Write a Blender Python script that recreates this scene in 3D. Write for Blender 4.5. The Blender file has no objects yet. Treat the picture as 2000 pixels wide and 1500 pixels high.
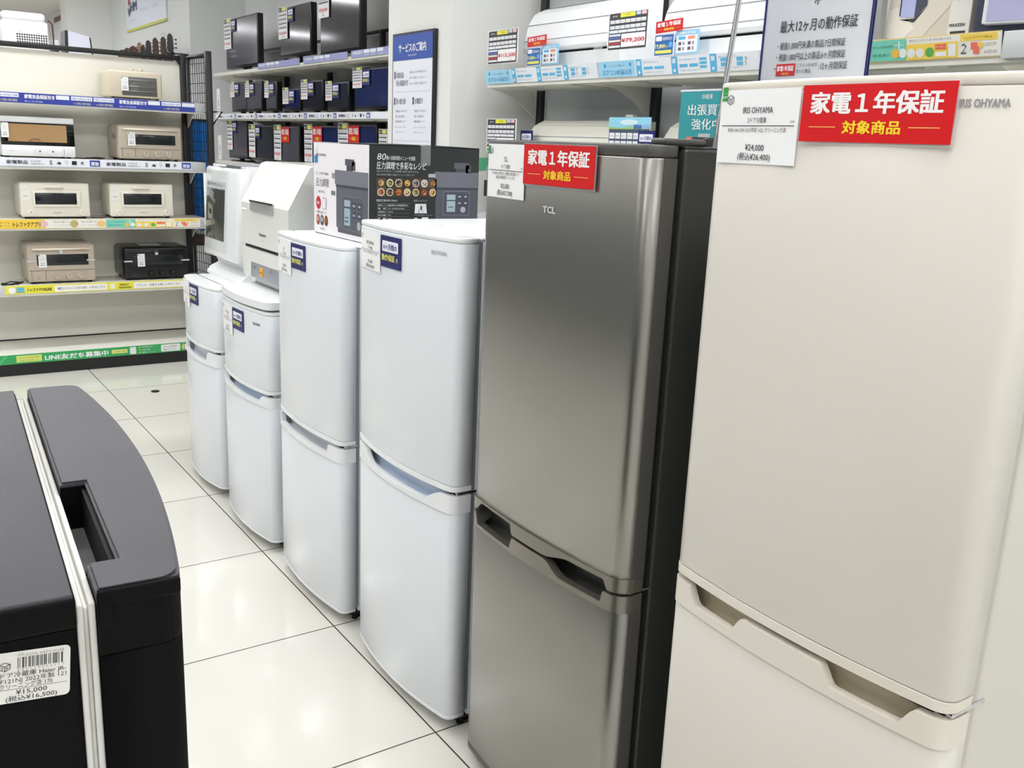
import bpy, bmesh, math, random
from mathutils import Matrix, Vector
random.seed(7)
PI = math.pi
SC = bpy.context.scene
COL = SC.collection

# ---------------------------------------------------------------- camera
CAM_H = 1.373
YAW, PITCH, ROLL, FPX = 34.5613, 13.9723, 2.4724, 1853.75
def _cam():
    y, p, r = (math.radians(a) for a in (YAW, PITCH, ROLL))
    f = Vector((math.sin(y)*math.cos(p), math.cos(y)*math.cos(p), -math.sin(p)))
    ri = Vector((math.cos(y), -math.sin(y), 0)); up = ri.cross(f)
    c, s = math.cos(r), math.sin(r)
    X = c*ri + s*up; Y = -s*ri + c*up; Z = -f
    cd = bpy.data.cameras.new('camera'); cd.sensor_width = 36.0; cd.lens = FPX/2000*36
    cd.clip_start = 0.02; cd.clip_end = 100
    co = bpy.data.objects.new('camera', cd); COL.objects.link(co)
    M = Matrix((X, Y, Z)).transposed().to_4x4(); M.translation = (0, 0, CAM_H)
    co.matrix_world = M
    SC.camera = co
_cam()

# ---------------------------------------------------------------- world, exposure
w = bpy.data.worlds.new('world'); SC.world = w; w.use_nodes = True
w.node_tree.nodes['Background'].inputs[0].default_value = (0.93, 0.97, 1.0, 1)
w.node_tree.nodes['Background'].inputs[1].default_value = 0.3
SC.view_settings.view_transform = 'Standard'
SC.view_settings.look = 'None'
SC.view_settings.exposure = 0.63
SC.view_settings.gamma = 1.0
SC.view_settings.use_curve_mapping = False
CEIL = 3.0
LAMP_POWER = 12.0         # emission of the ceiling lamp diffusers

# ---------------------------------------------------------------- materials
def lin(c):
    return tuple(((x/255)/12.92 if x/255 <= .04045 else ((x/255+.055)/1.055)**2.4) for x in c)
MATS = {}
def mat(name, rgb, rough=0.5, metal=0.0, spec=0.5, bump=0.0, bscale=200.0, vary=0.0, coat=0.0, alpha=None, trans=0.0, emit=0.0, vscale=6.0, stretch=None):
    if name in MATS: return MATS[name]
    m = bpy.data.materials.new(name); m.use_nodes = True
    nt = m.node_tree; b = nt.nodes['Principled BSDF']
    c = lin(rgb) + (1,)
    b.inputs['Base Color'].default_value = c
    b.inputs['Roughness'].default_value = rough
    b.inputs['Metallic'].default_value = metal
    b.inputs['Specular IOR Level'].default_value = spec
    b.inputs['Coat Weight'].default_value = coat
    b.inputs['Coat Roughness'].default_value = 0.05
    b.inputs['Transmission Weight'].default_value = trans
    if alpha is not None: b.inputs['Alpha'].default_value = alpha
    if emit: 
        b.inputs['Emission Color'].default_value = c; b.inputs['Emission Strength'].default_value = emit
    if vary or bump:
        tc = nt.nodes.new('ShaderNodeTexCoord'); mp = nt.nodes.new('ShaderNodeMapping')
        nt.links.new(tc.outputs['Object'], mp.inputs[0])
        if stretch: mp.inputs['Scale'].default_value = stretch
    if vary:
        n = nt.nodes.new('ShaderNodeTexNoise'); n.inputs['Scale'].default_value = vscale; n.inputs['Detail'].default_value = 4
        nt.links.new(mp.outputs[0], n.inputs['Vector'])
        r = nt.nodes.new('ShaderNodeMapRange'); r.inputs[3].default_value = max(0.02, rough-vary); r.inputs[4].default_value = rough+vary
        nt.links.new(n.outputs['Fac'], r.inputs[0]); nt.links.new(r.outputs[0], b.inputs['Roughness'])
    if bump:
        n2 = nt.nodes.new('ShaderNodeTexNoise'); n2.inputs['Scale'].default_value = bscale; n2.inputs['Detail'].default_value = 3
        nt.links.new(mp.outputs[0], n2.inputs['Vector'])
        bp = nt.nodes.new('ShaderNodeBump'); bp.inputs['Strength'].default_value = bump; bp.inputs['Distance'].default_value = 0.002
        nt.links.new(n2.outputs['Fac'], bp.inputs['Height']); nt.links.new(bp.outputs[0], b.inputs['Normal'])
    MATS[name] = m
    return m
def flat(rgb):            # printed ink of one colour, slightly glossy paper
    return mat('print_%02x%02x%02x' % tuple(int(x) for x in rgb), rgb, 0.45, vary=0.05)
WHITE = (244, 245, 246); BLACK = (18, 18, 20)
def M_(k): return MATS[k]
mat('white_enamel', (229, 233, 237), 0.2, vary=0.05, bump=0.04, bscale=240)
mat('white_enamel_b', (222, 227, 232), 0.2, vary=0.05, bump=0.04, bscale=240)
mat('white_plastic', (236, 238, 239), 0.3, vary=0.05)
mat('white_gloss', (236, 238, 238), 0.12, vary=0.03)
mat('warm_white_gloss', (230, 231, 226), 0.12, vary=0.03)
mat('cream_gasket', (196, 190, 176), 0.5, vary=0.05)
mat('recess_blue', (200, 216, 240), 0.35, vary=0.05)
mat('recess_shade_grey', (216, 217, 224), 0.35, vary=0.05)  # shading inside the white doors' grips, put into the colour
mat('gasket_grey', (150, 152, 158), 0.6, vary=0.05)
mat('dark_gap', (22, 22, 24), 0.6, vary=0.05)
mat('cream_enamel', (222, 217, 207), 0.3, vary=0.02, bump=0.015, bscale=220)
mat('cream_plastic', (226, 219, 206), 0.35, vary=0.05)
mat('cream_side', (216, 212, 203), 0.4, vary=0.05, bump=0.03, bscale=220)
mat('cream_recess_shade', (196, 186, 158), 0.4, vary=0.05)  # cream plastic darkened: shade in the grip is part of the colour
mat('steel_door', (150, 148, 143), 0.30, metal=0.9, vary=0.02, vscale=3, stretch=(30, 30, 0.4))
mat('steel_trim', (124, 120, 112), 0.2, metal=0.6, vary=0.05)
mat('charcoal_side', (48, 48, 45), 0.38, bump=0.05, bscale=300, vary=0.05)
mat('charcoal_top', (78, 76, 73), 0.4, vary=0.05)
mat('chrome', (205, 205, 208), 0.12, metal=1.0, vary=0.03)
mat('black_shaded', (4, 4, 5), 0.5, spec=0.12, vary=0.06)  # shaded faces of the black plastic, darkness put into the colour
mat('wall_dark_reflected', (104, 106, 109), 0.8, vary=0.05)  # left wall out of view, coloured dark for the steel door's reflection
mat('black_lit_top', (57, 56, 62), 0.5, spec=0.5, bump=0.25, bscale=900, vary=0.05)  # same black plastic where light falls on top, brightness put into the colour
mat('black_gloss', (10, 10, 12), 0.08, vary=0.02)
mat('seal_white', (214, 212, 206), 0.5, vary=0.08)
mat('black_metal', (20, 19, 21), 0.4, vary=0.08)
mat('shelf_white', (226, 224, 214), 0.4, vary=0.06)
mat('rack_panel', (222, 219, 208), 0.55, vary=0.06)
mat('rack_panel_cool', (196, 201, 202), 0.55, vary=0.06)
mat('rack_panel_top', (234, 230, 224), 0.5, vary=0.06)
mat('wall_paint', (236, 237, 235), 0.75, bump=0.08, bscale=80, vary=0.05)
mat('wall_paint_cool', (228, 231, 231), 0.75, bump=0.08, bscale=80, vary=0.05)
mat('column_paint', (236, 236, 232), 0.7, bump=0.08, bscale=80, vary=0.05)
mat('ceiling_paint', (228, 224, 216), 0.8, bump=0.05, bscale=60, vary=0.05)
mat('holder_clear', (205, 208, 208), 0.2, vary=0.05)
mat('greige', (190, 177, 160), 0.38, vary=0.06)
mat('greige_side', (150, 140, 126), 0.45, vary=0.06)
mat('oven_cream', (236, 231, 217), 0.35, vary=0.06)
mat('oven_sand', (208, 197, 176), 0.35, vary=0.06)
mat('oven_ivory', (228, 217, 196), 0.35, vary=0.06)
mat('oven_black', (16, 16, 17), 0.22, vary=0.06)
mat('oven_glass', (30, 33, 36), 0.08, vary=0.02)
mat('amber_glass', (178, 142, 98), 0.12, vary=0.03)
mat('inner_grey', (92, 91, 90), 0.4, vary=0.05)
mat('wire_steel', (215, 213, 208), 0.25, metal=0.7, vary=0.05)
mat('tv_screen', (38, 40, 52), 0.09, vary=0.02)
mat('tv_screen_blue', (26, 40, 88), 0.1, vary=0.02)
mat('tv_screen_grey', (84, 84, 94), 0.14, vary=0.02)
mat('tv_black', (14, 14, 16), 0.3, vary=0.06)
mat('ac_white', (238, 240, 242), 0.3, vary=0.05)
mat('ac_ivory', (224, 222, 210), 0.35, vary=0.05)
mat('smoked_window', (66, 68, 63), 0.06, vary=0.02)
mat('panel_grey', (150, 152, 158), 0.35, vary=0.05)
mat('silver_grey', (172, 172, 172), 0.3, metal=0.3, vary=0.05)
mat('blue_cloth', (18, 112, 190), 0.55, vary=0.05)
mat('maroon', (84, 40, 44), 0.6, vary=0.05)
mat('wood_dark', (72, 34, 26), 0.35, vary=0.06)
mat('wood_tan', (176, 132, 88), 0.4, vary=0.06)
mat('wood_black', (26, 20, 22), 0.3, vary=0.06)
mat('cord_black', (14, 14, 15), 0.5, vary=0.05)
mat('lamp_diffuser', (250, 252, 255), 0.5, emit=LAMP_POWER)
mat('lamp_body', (240, 240, 240), 0.5, vary=0.05)
mat('rubber', (30, 30, 30), 0.7, vary=0.05)
mat('carton_white', (240, 236, 240), 0.5, vary=0.05)
mat('carton_black', (34, 38, 38), 0.42, vary=0.05)
mat('navy', (24, 32, 92), 0.35, vary=0.05)
mat('lavender', (190, 188, 222), 0.35, vary=0.05)
mat('slate', (62, 66, 84), 0.4, vary=0.05)

def glass_mat():
    m = bpy.data.materials.new('clear_acrylic'); m.use_nodes = True
    b = m.node_tree.nodes['Principled BSDF']
    b.inputs['Base Color'].default_value = (0.93, 0.96, 0.97, 1); b.inputs['Roughness'].default_value = 0.03
    b.inputs['Alpha'].default_value = 0.18; b.inputs['Specular IOR Level'].default_value = 0.6
    MATS['clear_acrylic'] = m
glass_mat()

def floor_mat():
    m = bpy.data.materials.new('floor_tiles'); m.use_nodes = True; nt = m.node_tree; b = nt.nodes['Principled BSDF']
    tc = nt.nodes.new('ShaderNodeTexCoord'); mp = nt.nodes.new('ShaderNodeMapping')
    mp.inputs['Location'].default_value = (-1.0205, -0.5425, 0)
    nt.links.new(tc.outputs['Object'], mp.inputs[0])
    br = nt.nodes.new('ShaderNodeTexBrick'); br.offset = 0; br.squash = 1
    br.inputs['Scale'].default_value = 1.0; br.inputs['Mortar Size'].default_value = 0.0022; br.inputs['Mortar Smooth'].default_value = 0.1
    br.inputs['Brick Width'].default_value = 0.6; br.inputs['Row Height'].default_value = 0.6
    br.inputs['Color1'].default_value = lin((226, 223, 214))+(1,); br.inputs['Color2'].default_value = lin((224, 222, 214))+(1,)
    br.inputs['Mortar'].default_value = lin((84, 70, 62))+(1,)
    nt.links.new(mp.outputs[0], br.inputs['Vector']); nt.links.new(br.outputs['Color'], b.inputs['Base Color'])
    n = nt.nodes.new('ShaderNodeTexNoise'); n.inputs['Scale'].default_value = 2.5; nt.links.new(tc.outputs['Object'], n.inputs['Vector'])
    r = nt.nodes.new('ShaderNodeMapRange'); r.inputs[3].default_value = 0.07; r.inputs[4].default_value = 0.14
    nt.links.new(n.outputs['Fac'], r.inputs[0]); nt.links.new(r.outputs[0], b.inputs['Roughness'])
    bp = nt.nodes.new('ShaderNodeBump'); bp.inputs['Strength'].default_value = 0.3; bp.inputs['Distance'].default_value = 0.002; bp.invert = True
    nt.links.new(br.outputs['Fac'], bp.inputs['Height']); nt.links.new(bp.outputs[0], b.inputs['Normal'])
    b.inputs['Specular IOR Level'].default_value = 0.6
    MATS['floor_tiles'] = m
floor_mat()

# ---------------------------------------------------------------- mesh builder
def I4(): return Matrix.Identity(4)
def T(x, y, z): return Matrix.Translation((x, y, z))
def RX(a): return Matrix.Rotation(a, 4, 'X')
def RY(a): return Matrix.Rotation(a, 4, 'Y')
def RZ(a): return Matrix.Rotation(a, 4, 'Z')
_TXT = {}
def text_mesh(s, bold, res):
    k = (s, bold, res)
    if k not in _TXT:
        c = bpy.data.curves.new('t', 'FONT'); c.body = s; c.resolution_u = res; c.offset = bold
        o = bpy.data.objects.new('t', c); COL.objects.link(o)
        dg = bpy.context.evaluated_depsgraph_get()
        me = bpy.data.meshes.new_from_object(o.evaluated_get(dg))
        V = [tuple(v.co[:2]) for v in me.vertices]; F = [tuple(p.vertices) for p in me.polygons]
        bpy.data.objects.remove(o); bpy.data.curves.remove(c); bpy.data.meshes.remove(me)
        xs = [v[0] for v in V] or [0, 1]
        _TXT[k] = (V, F, min(xs), max(xs))
    return _TXT[k]

class MB:
    def __init__(s): s.v = []; s.f = []; s.m = []; s.s = []; s.mats = []; s.M = I4()
    def mi(s, m):
        if isinstance(m, str): m = MATS[m]
        if isinstance(m, (tuple, list)): m = flat(m)
        if m not in s.mats: s.mats.append(m)
        return s.mats.index(m)
    def add(s, V, F, m, smooth=False, M=None):
        b = len(s.v); MM = s.M @ M if M is not None else s.M
        s.v += [tuple(MM @ Vector(p)) for p in V]
        i = s.mi(m)
        for f in F: s.f.append(tuple(b+k for k in f)); s.m.append(i); s.s.append(smooth)
        return s
    def box(s, x0, x1, y0, y1, z0, z1, m, r=0.0, seg=2, M=None):
        if x1 < x0: x0, x1 = x1, x0
        if y1 < y0: y0, y1 = y1, y0
        if z1 < z0: z0, z1 = z1, z0
        if r <= 0:
            V = [(x, y, z) for x in (x0, x1) for y in (y0, y1) for z in (z0, z1)]
            F = [(0, 1, 3, 2), (4, 6, 7, 5), (0, 4, 5, 1), (2, 3, 7, 6), (0, 2, 6, 4), (1, 5, 7, 3)]
            return s.add(V, F, m, M=M)
        r = min(r, (x1-x0)/2.01, (y1-y0)/2.01, (z1-z0)/2.01)
        bm = bmesh.new(); bmesh.ops.create_cube(bm, size=1)
        for v in bm.verts:
            v.co = Vector(((x0+x1)/2+v.co.x*(x1-x0), (y0+y1)/2+v.co.y*(y1-y0), (z0+z1)/2+v.co.z*(z1-z0)))
        bmesh.ops.bevel(bm, geom=bm.edges[:], offset=r, segments=seg, profile=0.5, affect='EDGES')
        bm.normal_update()
        V = [tuple(v.co) for v in bm.verts]; bm.verts.index_update()
        F = [tuple(v.index for v in f.verts) for f in bm.faces]
        bm.free()
        return s.add(V, F, m, smooth=seg > 1, M=M)
    def prism(s, pts, a0, a1, m, axis='z', M=None, smooth=False, e=0.0):
        """polygon extruded along an axis. axis z: pts=(x,y); axis x: pts=(y,z); axis y: pts=(x,z)"""
        n = len(pts)
        A = sum(pts[i][0]*pts[(i+1) % n][1]-pts[(i+1) % n][0]*pts[i][1] for i in range(n))
        if A < 0: pts = pts[::-1]
        def P(p, a): return {'z': (p[0], p[1], a), 'x': (a, p[0], p[1]), 'y': (p[0], a, p[1])}[axis]
        V = [P(p, a0) for p in pts]+[P(p, a1) for p in pts]
        F = [tuple(range(n))[::-1], tuple(range(n, 2*n))]
        F += [(i, (i+1) % n, n+(i+1) % n, n+i) for i in range(n)]
        if axis == 'y': F = [f[::-1] for f in F]
        if a1 < a0: F = [f[::-1] for f in F]
        b = len(s.f); s.add(V, F, m, smooth=smooth, M=M)
        s.s[b] = False; s.s[b+1] = False
        return s
    def loft(s, rings, m, smooth=True, cap=True, M=None):
        n = len(rings[0]); V = [p for r in rings for p in r]; F = []
        for k in range(len(rings)-1):
            for i in range(n):
                j = (i+1) % n
                F.append((k*n+i, k*n+j, (k+1)*n+j, (k+1)*n+i))
        if cap:
            F.append(tuple(range(n))[::-1]); F.append(tuple((len(rings)-1)*n+i for i in range(n)))
        b = len(s.f); s.add(V, F, m, smooth=smooth, M=M)
        if cap: s.s[-1] = False; s.s[-2] = False
        return s
    def cyl(s, p0, p1, r, m, n=16, r1=None, M=None):
        p0 = Vector(p0); p1 = Vector(p1); d = (p1-p0)
        if d.length < 1e-9: return s
        d.normalize()
        a = Vector((0, 0, 1)) if abs(d.z) < .9 else Vector((1, 0, 0))
        u = d.cross(a).normalized(); w_ = d.cross(u)
        r1 = r if r1 is None else r1
        rings = [[tuple(p+(u*math.cos(2*PI*i/n)-w_*math.sin(2*PI*i/n))*-q) for i in range(n)][::-1] for p, q in ((p0, r), (p1, r1))]
        return s.loft(rings, m, M=M)
    def tube(s, pts, r, m, n=8, M=None):
        pts = [Vector(p) for p in pts]; rings = []
        for k, p in enumerate(pts):
            d = (pts[min(k+1, len(pts)-1)]-pts[max(k-1, 0)]).normalized()
            a = Vector((0, 0, 1)) if abs(d.z) < .9 else Vector((1, 0, 0))
            u = d.cross(a).normalized(); w_ = d.cross(u)
            rings.append([tuple(p+(u*math.cos(2*PI*i/n)+w_*math.sin(2*PI*i/n))*r) for i in range(n)])
        return s.loft(rings, m, M=M)
    def slab(s, xs, yF, yB, zb, zt, m, smooth=True, M=None):
        """solid running along x: front y, back y, bottom z and top z given at every x"""
        V = []; n = len(xs)
        for i in range(n):
            V += [(xs[i], yF[i], zb[i]), (xs[i], yF[i], zt[i]), (xs[i], yB[i], zt[i]), (xs[i], yB[i], zb[i])]
        for k in range(4):        # the four long sides get vertices of their own, so edges between them stay hard
            V2 = []; F2 = []
            for i in range(n): V2 += [V[4*i+k], V[4*i+(k+1) % 4]]
            for i in range(n-1): F2.append((2*i, 2*i+2, 2*i+3, 2*i+1))
            s.add(V2, F2, m, smooth=smooth and k in (0, 2), M=M)
        s.add(V[:4], [(0, 1, 2, 3)], m, M=M); s.add(V[-4:], [(0, 3, 2, 1)], m, M=M)
        return s
    # ---- printing on a plane: the card frame has u along +x, v along +z and faces -y
    def rect(s, u0, v0, u1, v1, m, L=1, M=None, sk=0.0, eps=None):
        y = -L*(eps or s.eps)
        return s.add([(u0, y, v0), (u1, y, v0), (u1+sk, y, v1), (u0+sk, y, v1)], [(0, 1, 2, 3)], m, M=M)
    eps = 0.0004
    def poly(s, pts, m, L=1, M=None):
        n = len(pts)
        A = sum(pts[i][0]*pts[(i+1) % n][1]-pts[(i+1) % n][0]*pts[i][1] for i in range(n))
        if A < 0: pts = pts[::-1]
        return s.add([(p[0], -L*s.eps, p[1]) for p in pts], [tuple(range(n))], m, M=M)
    def disc(s, u, v, r, m, L=1, n=20, M=None, ry=None):
        ry = ry or r
        return s.poly([(u+r*math.cos(2*PI*i/n), v+ry*math.sin(2*PI*i/n)) for i in range(n)], m, L, M)
    def rrect(s, u0, v0, u1, v1, r, m, L=1, M=None, n=4):
        P = []
        for cx, cy, a in ((u1-r, v1-r, 0), (u0+r, v1-r, 90), (u0+r, v0+r, 180), (u1-r, v0+r, 270)):
            for i in range(n+1):
                t = math.radians(a+90*i/n); P.append((cx+r*math.cos(t), cy+r*math.sin(t)))
        return s.poly(P, m, L, M)
    def text(s, t, u, v, h, m, al='C', sx=1.0, bold=0.0, L=2, M=None, res=2, w=None, slant=0.0):
        V, F, a, b = text_mesh(t, 0, res)
        if not V: return s
        if w is not None: sx = w/((b-a)*h)
        off = {'C': -(a+b)/2, 'L': -a, 'R': -b}[al]
        y = -L*s.eps
        f = F[0]; ar = sum(V[f[i]][0]*V[f[(i+1) % len(f)]][1]-V[f[(i+1) % len(f)]][0]*V[f[i]][1] for i in range(len(f)))
        F2 = [g[::-1] for g in F] if ar < 0 else F
        for k, (dx, dz) in enumerate(((-bold, -bold*.6), (bold, -bold*.6), (bold, bold*.6), (-bold, bold*.6)) if bold >= .02 else (((-bold, 0), (bold, 0)) if bold else ((0, 0),))):
            s.add([(u+((p[0]+off+dx)+slant*p[1])*h*sx, y-k*1e-5, v+(p[1]+dz)*h) for p in V], F2, m, M=M)
        return s
    def build(s, name, parent=None, label=None, loc=None):
        me = bpy.data.meshes.new(name)
        me.from_pydata(s.v, [], s.f); me.update()
        for m in s.mats: me.materials.append(m)
        me.polygons.foreach_set('material_index', s.m)
        me.polygons.foreach_set('use_smooth', s.s)
        o = bpy.data.objects.new(name, me); COL.objects.link(o)
        if parent: o.parent = parent
        if label: o['label'] = label
        if loc: o.location = loc
        return o

def thing(name, label, cat, loc=(0, 0, 0), rz=0.0, group=None):
    o = bpy.data.objects.new(name, None); COL.objects.link(o)
    o.empty_display_size = 0.1
    o.location = loc; o.rotation_euler = (0, 0, rz); o['label'] = label; o['category'] = cat
    if group: o['group'] = group
    return o
def tag(o, label, cat, group=None):
    o['label'] = label; o['category'] = cat
    if group: o['group'] = group
    return o
def WB(th):
    """builder whose coordinates are world coordinates, for a part of th"""
    b = MB(); b.M = (Matrix.Translation(th.location) @ RZ(th.rotation_euler[2])).inverted(); return b
def struct(o): o['kind'] = 'structure'; return o
def clone(o, parent=None):
    c = o.copy(); COL.objects.link(c)
    if parent: c.parent = parent
    for ch in list(o.children): clone(ch, c)
    return c
FACE_MX = -PI/2      # a thing whose front looks along -X
# ================================================================ the room
def wall(name, x0, x1, y0, y1, z0, z1, m):
    b = MB(); b.box(x0, x1, y0, y1, z0, z1, m)
    return struct(b.build(name))
wall('floor', -4.0, 6.0, -3.5, 26.0, -0.1, 0.0, 'floor_tiles')
wall('ceiling', -4.0, 6.0, -3.5, 26.0, CEIL, CEIL+0.1, 'ceiling_paint')
wall('wall_left', -4.1, -4.0, -3.5, 26.0, 0, CEIL, 'wall_dark_reflected')
wall('wall_behind', -4.0, 3.15, -3.6, -3.5, 0, CEIL, 'wall_paint')
wall('wall_right', 3.15, 3.25, -3.5, 9.2, 0, CEIL, 'wall_paint_cool')
b = MB(); b.box(2.635, 3.15, 9.2, 12.3, 0, CEIL, 'wall_paint_cool'); struct(b.build('wall_middle'))
b = MB(); b.box(2.15, 2.634, 12.3, 12.65, 0, CEIL, 'wall_paint'); struct(b.build('wall_pier'))
wall('wall_far_right', 2.635, 2.75, 12.31, 26.0, 0, CEIL, 'wall_paint')
wall('wall_far', -4.0, 2.635, 26.0, 26.1, 0, CEIL, 'wall_paint')
wall('wall_column', 2.6, 3.149, 4.455, 5.165, 0, CEIL, 'column_paint')
b = MB()      # thin skirting along the visible walls
b.box(3.135, 3.149, 5.17, 9.19, 0, 0.06, 'shelf_white'); struct(b.build('baseboard_right'))

# ceiling lamps
def lamp(x, y, lab, along='x', L=1.2, Wd=0.3):
    lx, ly = (L, Wd) if along == 'x' else (Wd, L)
    t = thing('ceiling_light', lab, 'light', (x, y, CEIL), 0, 'recessed ceiling lights over the shop floor')
    b = MB(); b.box(-lx/2-.02, lx/2+.02, -ly/2-.02, ly/2+.02, -0.02, -0.0005, 'lamp_body'); b.build('frame', t)
    b = MB(); b.box(-lx/2, lx/2, -ly/2, ly/2, -0.026, -0.0205, 'lamp_diffuser'); b.build('diffuser', t)
ROWS = ((-2.2, 'by the rear wall'), (0.4, 'level with the cream refrigerator'), (3.0, 'level with the white refrigerators'), (5.6, 'in front of the oven rack'), (8.2, 'just beyond the oven rack'), (11.0, 'level with the guitars'), (15.2, 'well beyond the guitars'), (20.0, 'near the far wall'))
for y, where in ROWS:
    for x, s in ((-2.6, 'at the left'), (-0.4, 'over the aisle'), (0.95, 'at the right')):
        lamp(x, y, 'white ceiling light panel %s, %s' % (s, where))

for y, where in ((0.3, 'above the cream refrigerator'), (2.7, 'above the tall white refrigerator')): lamp(2.6, y, 'white ceiling light panel beside the air conditioner shelving, '+where)
b = MB(); b.cyl((1.235, 5.22, 0), (1.235, 5.22, .004), .022, 'rubber', 20)
tag(b.build('floor_cap'), 'small black round cap lying on the white floor before the oven rack', 'floor cap')
# ================================================================ refrigerators
def smooth01(t): t = max(0, min(1, t)); return t*t*(3-2*t)
def bump_(x, a, b, e1, e2): return smooth01((x-a)/e1+0.0)*smooth01((b-x)/e2)
class Door:
    """plan shape of a bulging door: corner plane y=0, thickness t"""
    def __init__(s, W, sag, t, rc, n=90):
        s.W, s.sag, s.t, s.rc = W, sag, t, rc
        h = W/2; xs = []
        for k in range(7): xs.append(-h+rc*(1-math.cos(k/6*PI/2)))
        m = n
        for k in range(1, m): xs.append(-h+rc+(W-2*rc)*k/m)
        for k in range(7): xs.append(h-rc*(1-math.cos((6-k)/6*PI/2)))
        s.xs = xs
    def y(s, x):
        h = s.W/2; y = -s.sag*(1-(x/h)**2)
        d = abs(x)-(h-s.rc)
        if d > 0: y += s.rc-math.sqrt(max(0, s.rc**2-d*d))
        return y
    def ang(s, x):
        return math.atan2(2*s.sag*x/(s.W/2)**2, 1)
    def outline(s, e=0.0, off=0.0):
        k = 1-e/(s.W/2)
        P = [(x*k, s.y(x)+e+off) for x in s.xs]
        return P+[(s.W/2*k, s.t-e*.3), (-s.W/2*k, s.t-e*.3)]
    def shell(s, b, z0, z1, m, e=0.003):
        R = []
        for z, i in ((z0, e), (z0+e*.4, e*.3), (z0+e, 0), (z1-e, 0), (z1-e*.4, e*.3), (z1, e)):
            R.append([(x, y, z) for x, y in s.outline(i)])
        b.loft(R, m)
        return b
    def strip(s, b, z0f, z1f, m, proud=0.0, th=0.012, full_ends=True, x0=None, x1=None):
        xs = [x for x in s.xs if (x0 is None or x >= x0-1e-6) and (x1 is None or x <= x1+1e-6)]
        yF = [s.y(x)-proud for x in xs]
        yB = [(s.t if full_ends and abs(x) > s.W/2-s.rc*1.2 else s.y(x)+th) for x in xs]
        b.slab(xs, yF, yB, [z0f(x) for x in xs], [z1f(x) for x in xs], m)
        return b
    def frame(s, x, z, proud=0.001, tilt=0.0):
        """matrix of a card laid on the door, origin at x,z"""
        return T(x, s.y(x)-proud, z) @ RZ(s.ang(x)) @ RX(tilt)
K = lambda v: (lambda x: v)

def tf_cube(b, M, u, v, h, m=(60, 60, 60)):
    """the little cube mark printed on every price tag"""
    a = h*.5; w_ = h*.07
    P = [(u, v+h), (u+a, v+h*.78), (u+a, v+h*.25), (u, v), (u-a, v+h*.25), (u-a, v+h*.78)]
    def seg(p, q):
        d = Vector((q[0]-p[0], q[1]-p[1])); d.normalize(); n = Vector((-d.y, d.x))*w_/2
        b.poly([(p[0]+n.x, p[1]+n.y), (q[0]+n.x, q[1]+n.y), (q[0]-n.x, q[1]-n.y), (p[0]-n.x, p[1]-n.y)], m, 2, M)
    for i in range(6): seg(P[i], P[(i+1) % 6])
    c = (u, v+h*.55); seg(P[1], c); seg(P[5], c); seg(P[3], c)
    b.text('T', u-a*.5, v+h*.2, h*.42, m, 'C', bold=.02, L=2, M=M); b.text('F', u+a*.5, v+h*.2, h*.42, m, 'C', bold=.02, L=2, M=M)

def price_tag(par, M, w, h, brand, kind, code, detail, price, tax, green=False, detail2=None, lab=None):
    """white card; origin of M is its top left corner"""
    b = MB(); ink = (40, 40, 42)
    b.box(0, w, 0, 0.0012, -h, 0, (247, 247, 247), M=M)
    if green:
        b.rect(h*.02, -h*.15, h*.13, 0.004, (46, 160, 60), 1, M)
        b.text('クリーニング', h*.075, -h*.05, h*.02, (240, 250, 240), 'C', L=2, M=M, res=1); b.text('清掃済', h*.075, -h*.11, h*.04, (240, 250, 240), 'C', L=2, M=M, res=1)
        tf_cube(b, M, h*.2, -h*.2, h*.13)
    else: tf_cube(b, M, h*.13, -h*.19, h*.13)
    b.text(brand, w*.5, -h*.32, h*.12, ink, 'C', bold=.008, L=2, M=M, w=w*(.38 if len(brand) > 5 else .13 if len(brand) > 3 else .10))
    b.text(kind, w*.5, -h*.445, h*.085, ink, 'C', L=2, M=M, w=w*.24)
    b.text(code, w*.96, -h*.45, h*.05, ink, 'R', sx=.7, L=2, M=M, res=1)
    b.rect(w*.04, -h*.492, w*.96, -h*.482, ink, 2, M)
    b.text(detail, w*.5, -h*.57, h*.07, ink, 'C', L=2, M=M, res=1, w=w*.74)
    if detail2: b.text(detail2, w*.5, -h*.645, h*.07, ink, 'C', L=2, M=M, res=1, w=w*.5)
    b.text(price, w*.5, -h*.82, h*.12, ink, 'C', bold=.008, L=2, M=M, w=w*.24)
    b.text(tax, w*.5, -h*.945, h*.115, ink, 'C', bold=.006, L=2, M=M, w=w*.42)
    return b.build('price_tag', par, lab or 'white printed price tag')

def red_sign(par, M, w, h, name='warranty_sign', sleeve=True, small=False):
    b = MB(); red = (214, 0, 10)
    if sleeve: b.box(-w*.006, w*1.014, 0.0, 0.0012, -h*1.045, h*.03, 'clear_acrylic', M=M)
    b.box(0, w, -.0012, 0.0, -h, 0, flat(red), M=M)
    b.M = b.M; MM = M @ T(0, -.0012, 0); e = 3 if small else 1
    b.text('家電１年保証', w*.5, -h*.47, h*.40, (248, 244, 242), 'C', bold=.035, L=e, M=MM, w=w*.86, res=2)
    b.text('対象商品', w*.5, -h*.83, h*.24, (250, 216, 40), 'C', bold=.03, L=e, M=MM, w=w*.38, res=2)
    b.rect(w*.07, -h*.745, w*.26, -h*.73, (250, 190, 110), e, MM); b.rect(w*.74, -h*.745, w*.93, -h*.73, (250, 190, 110), e, MM)
    return b.build(name, par, 'red warranty sign with white and yellow lettering')

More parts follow.
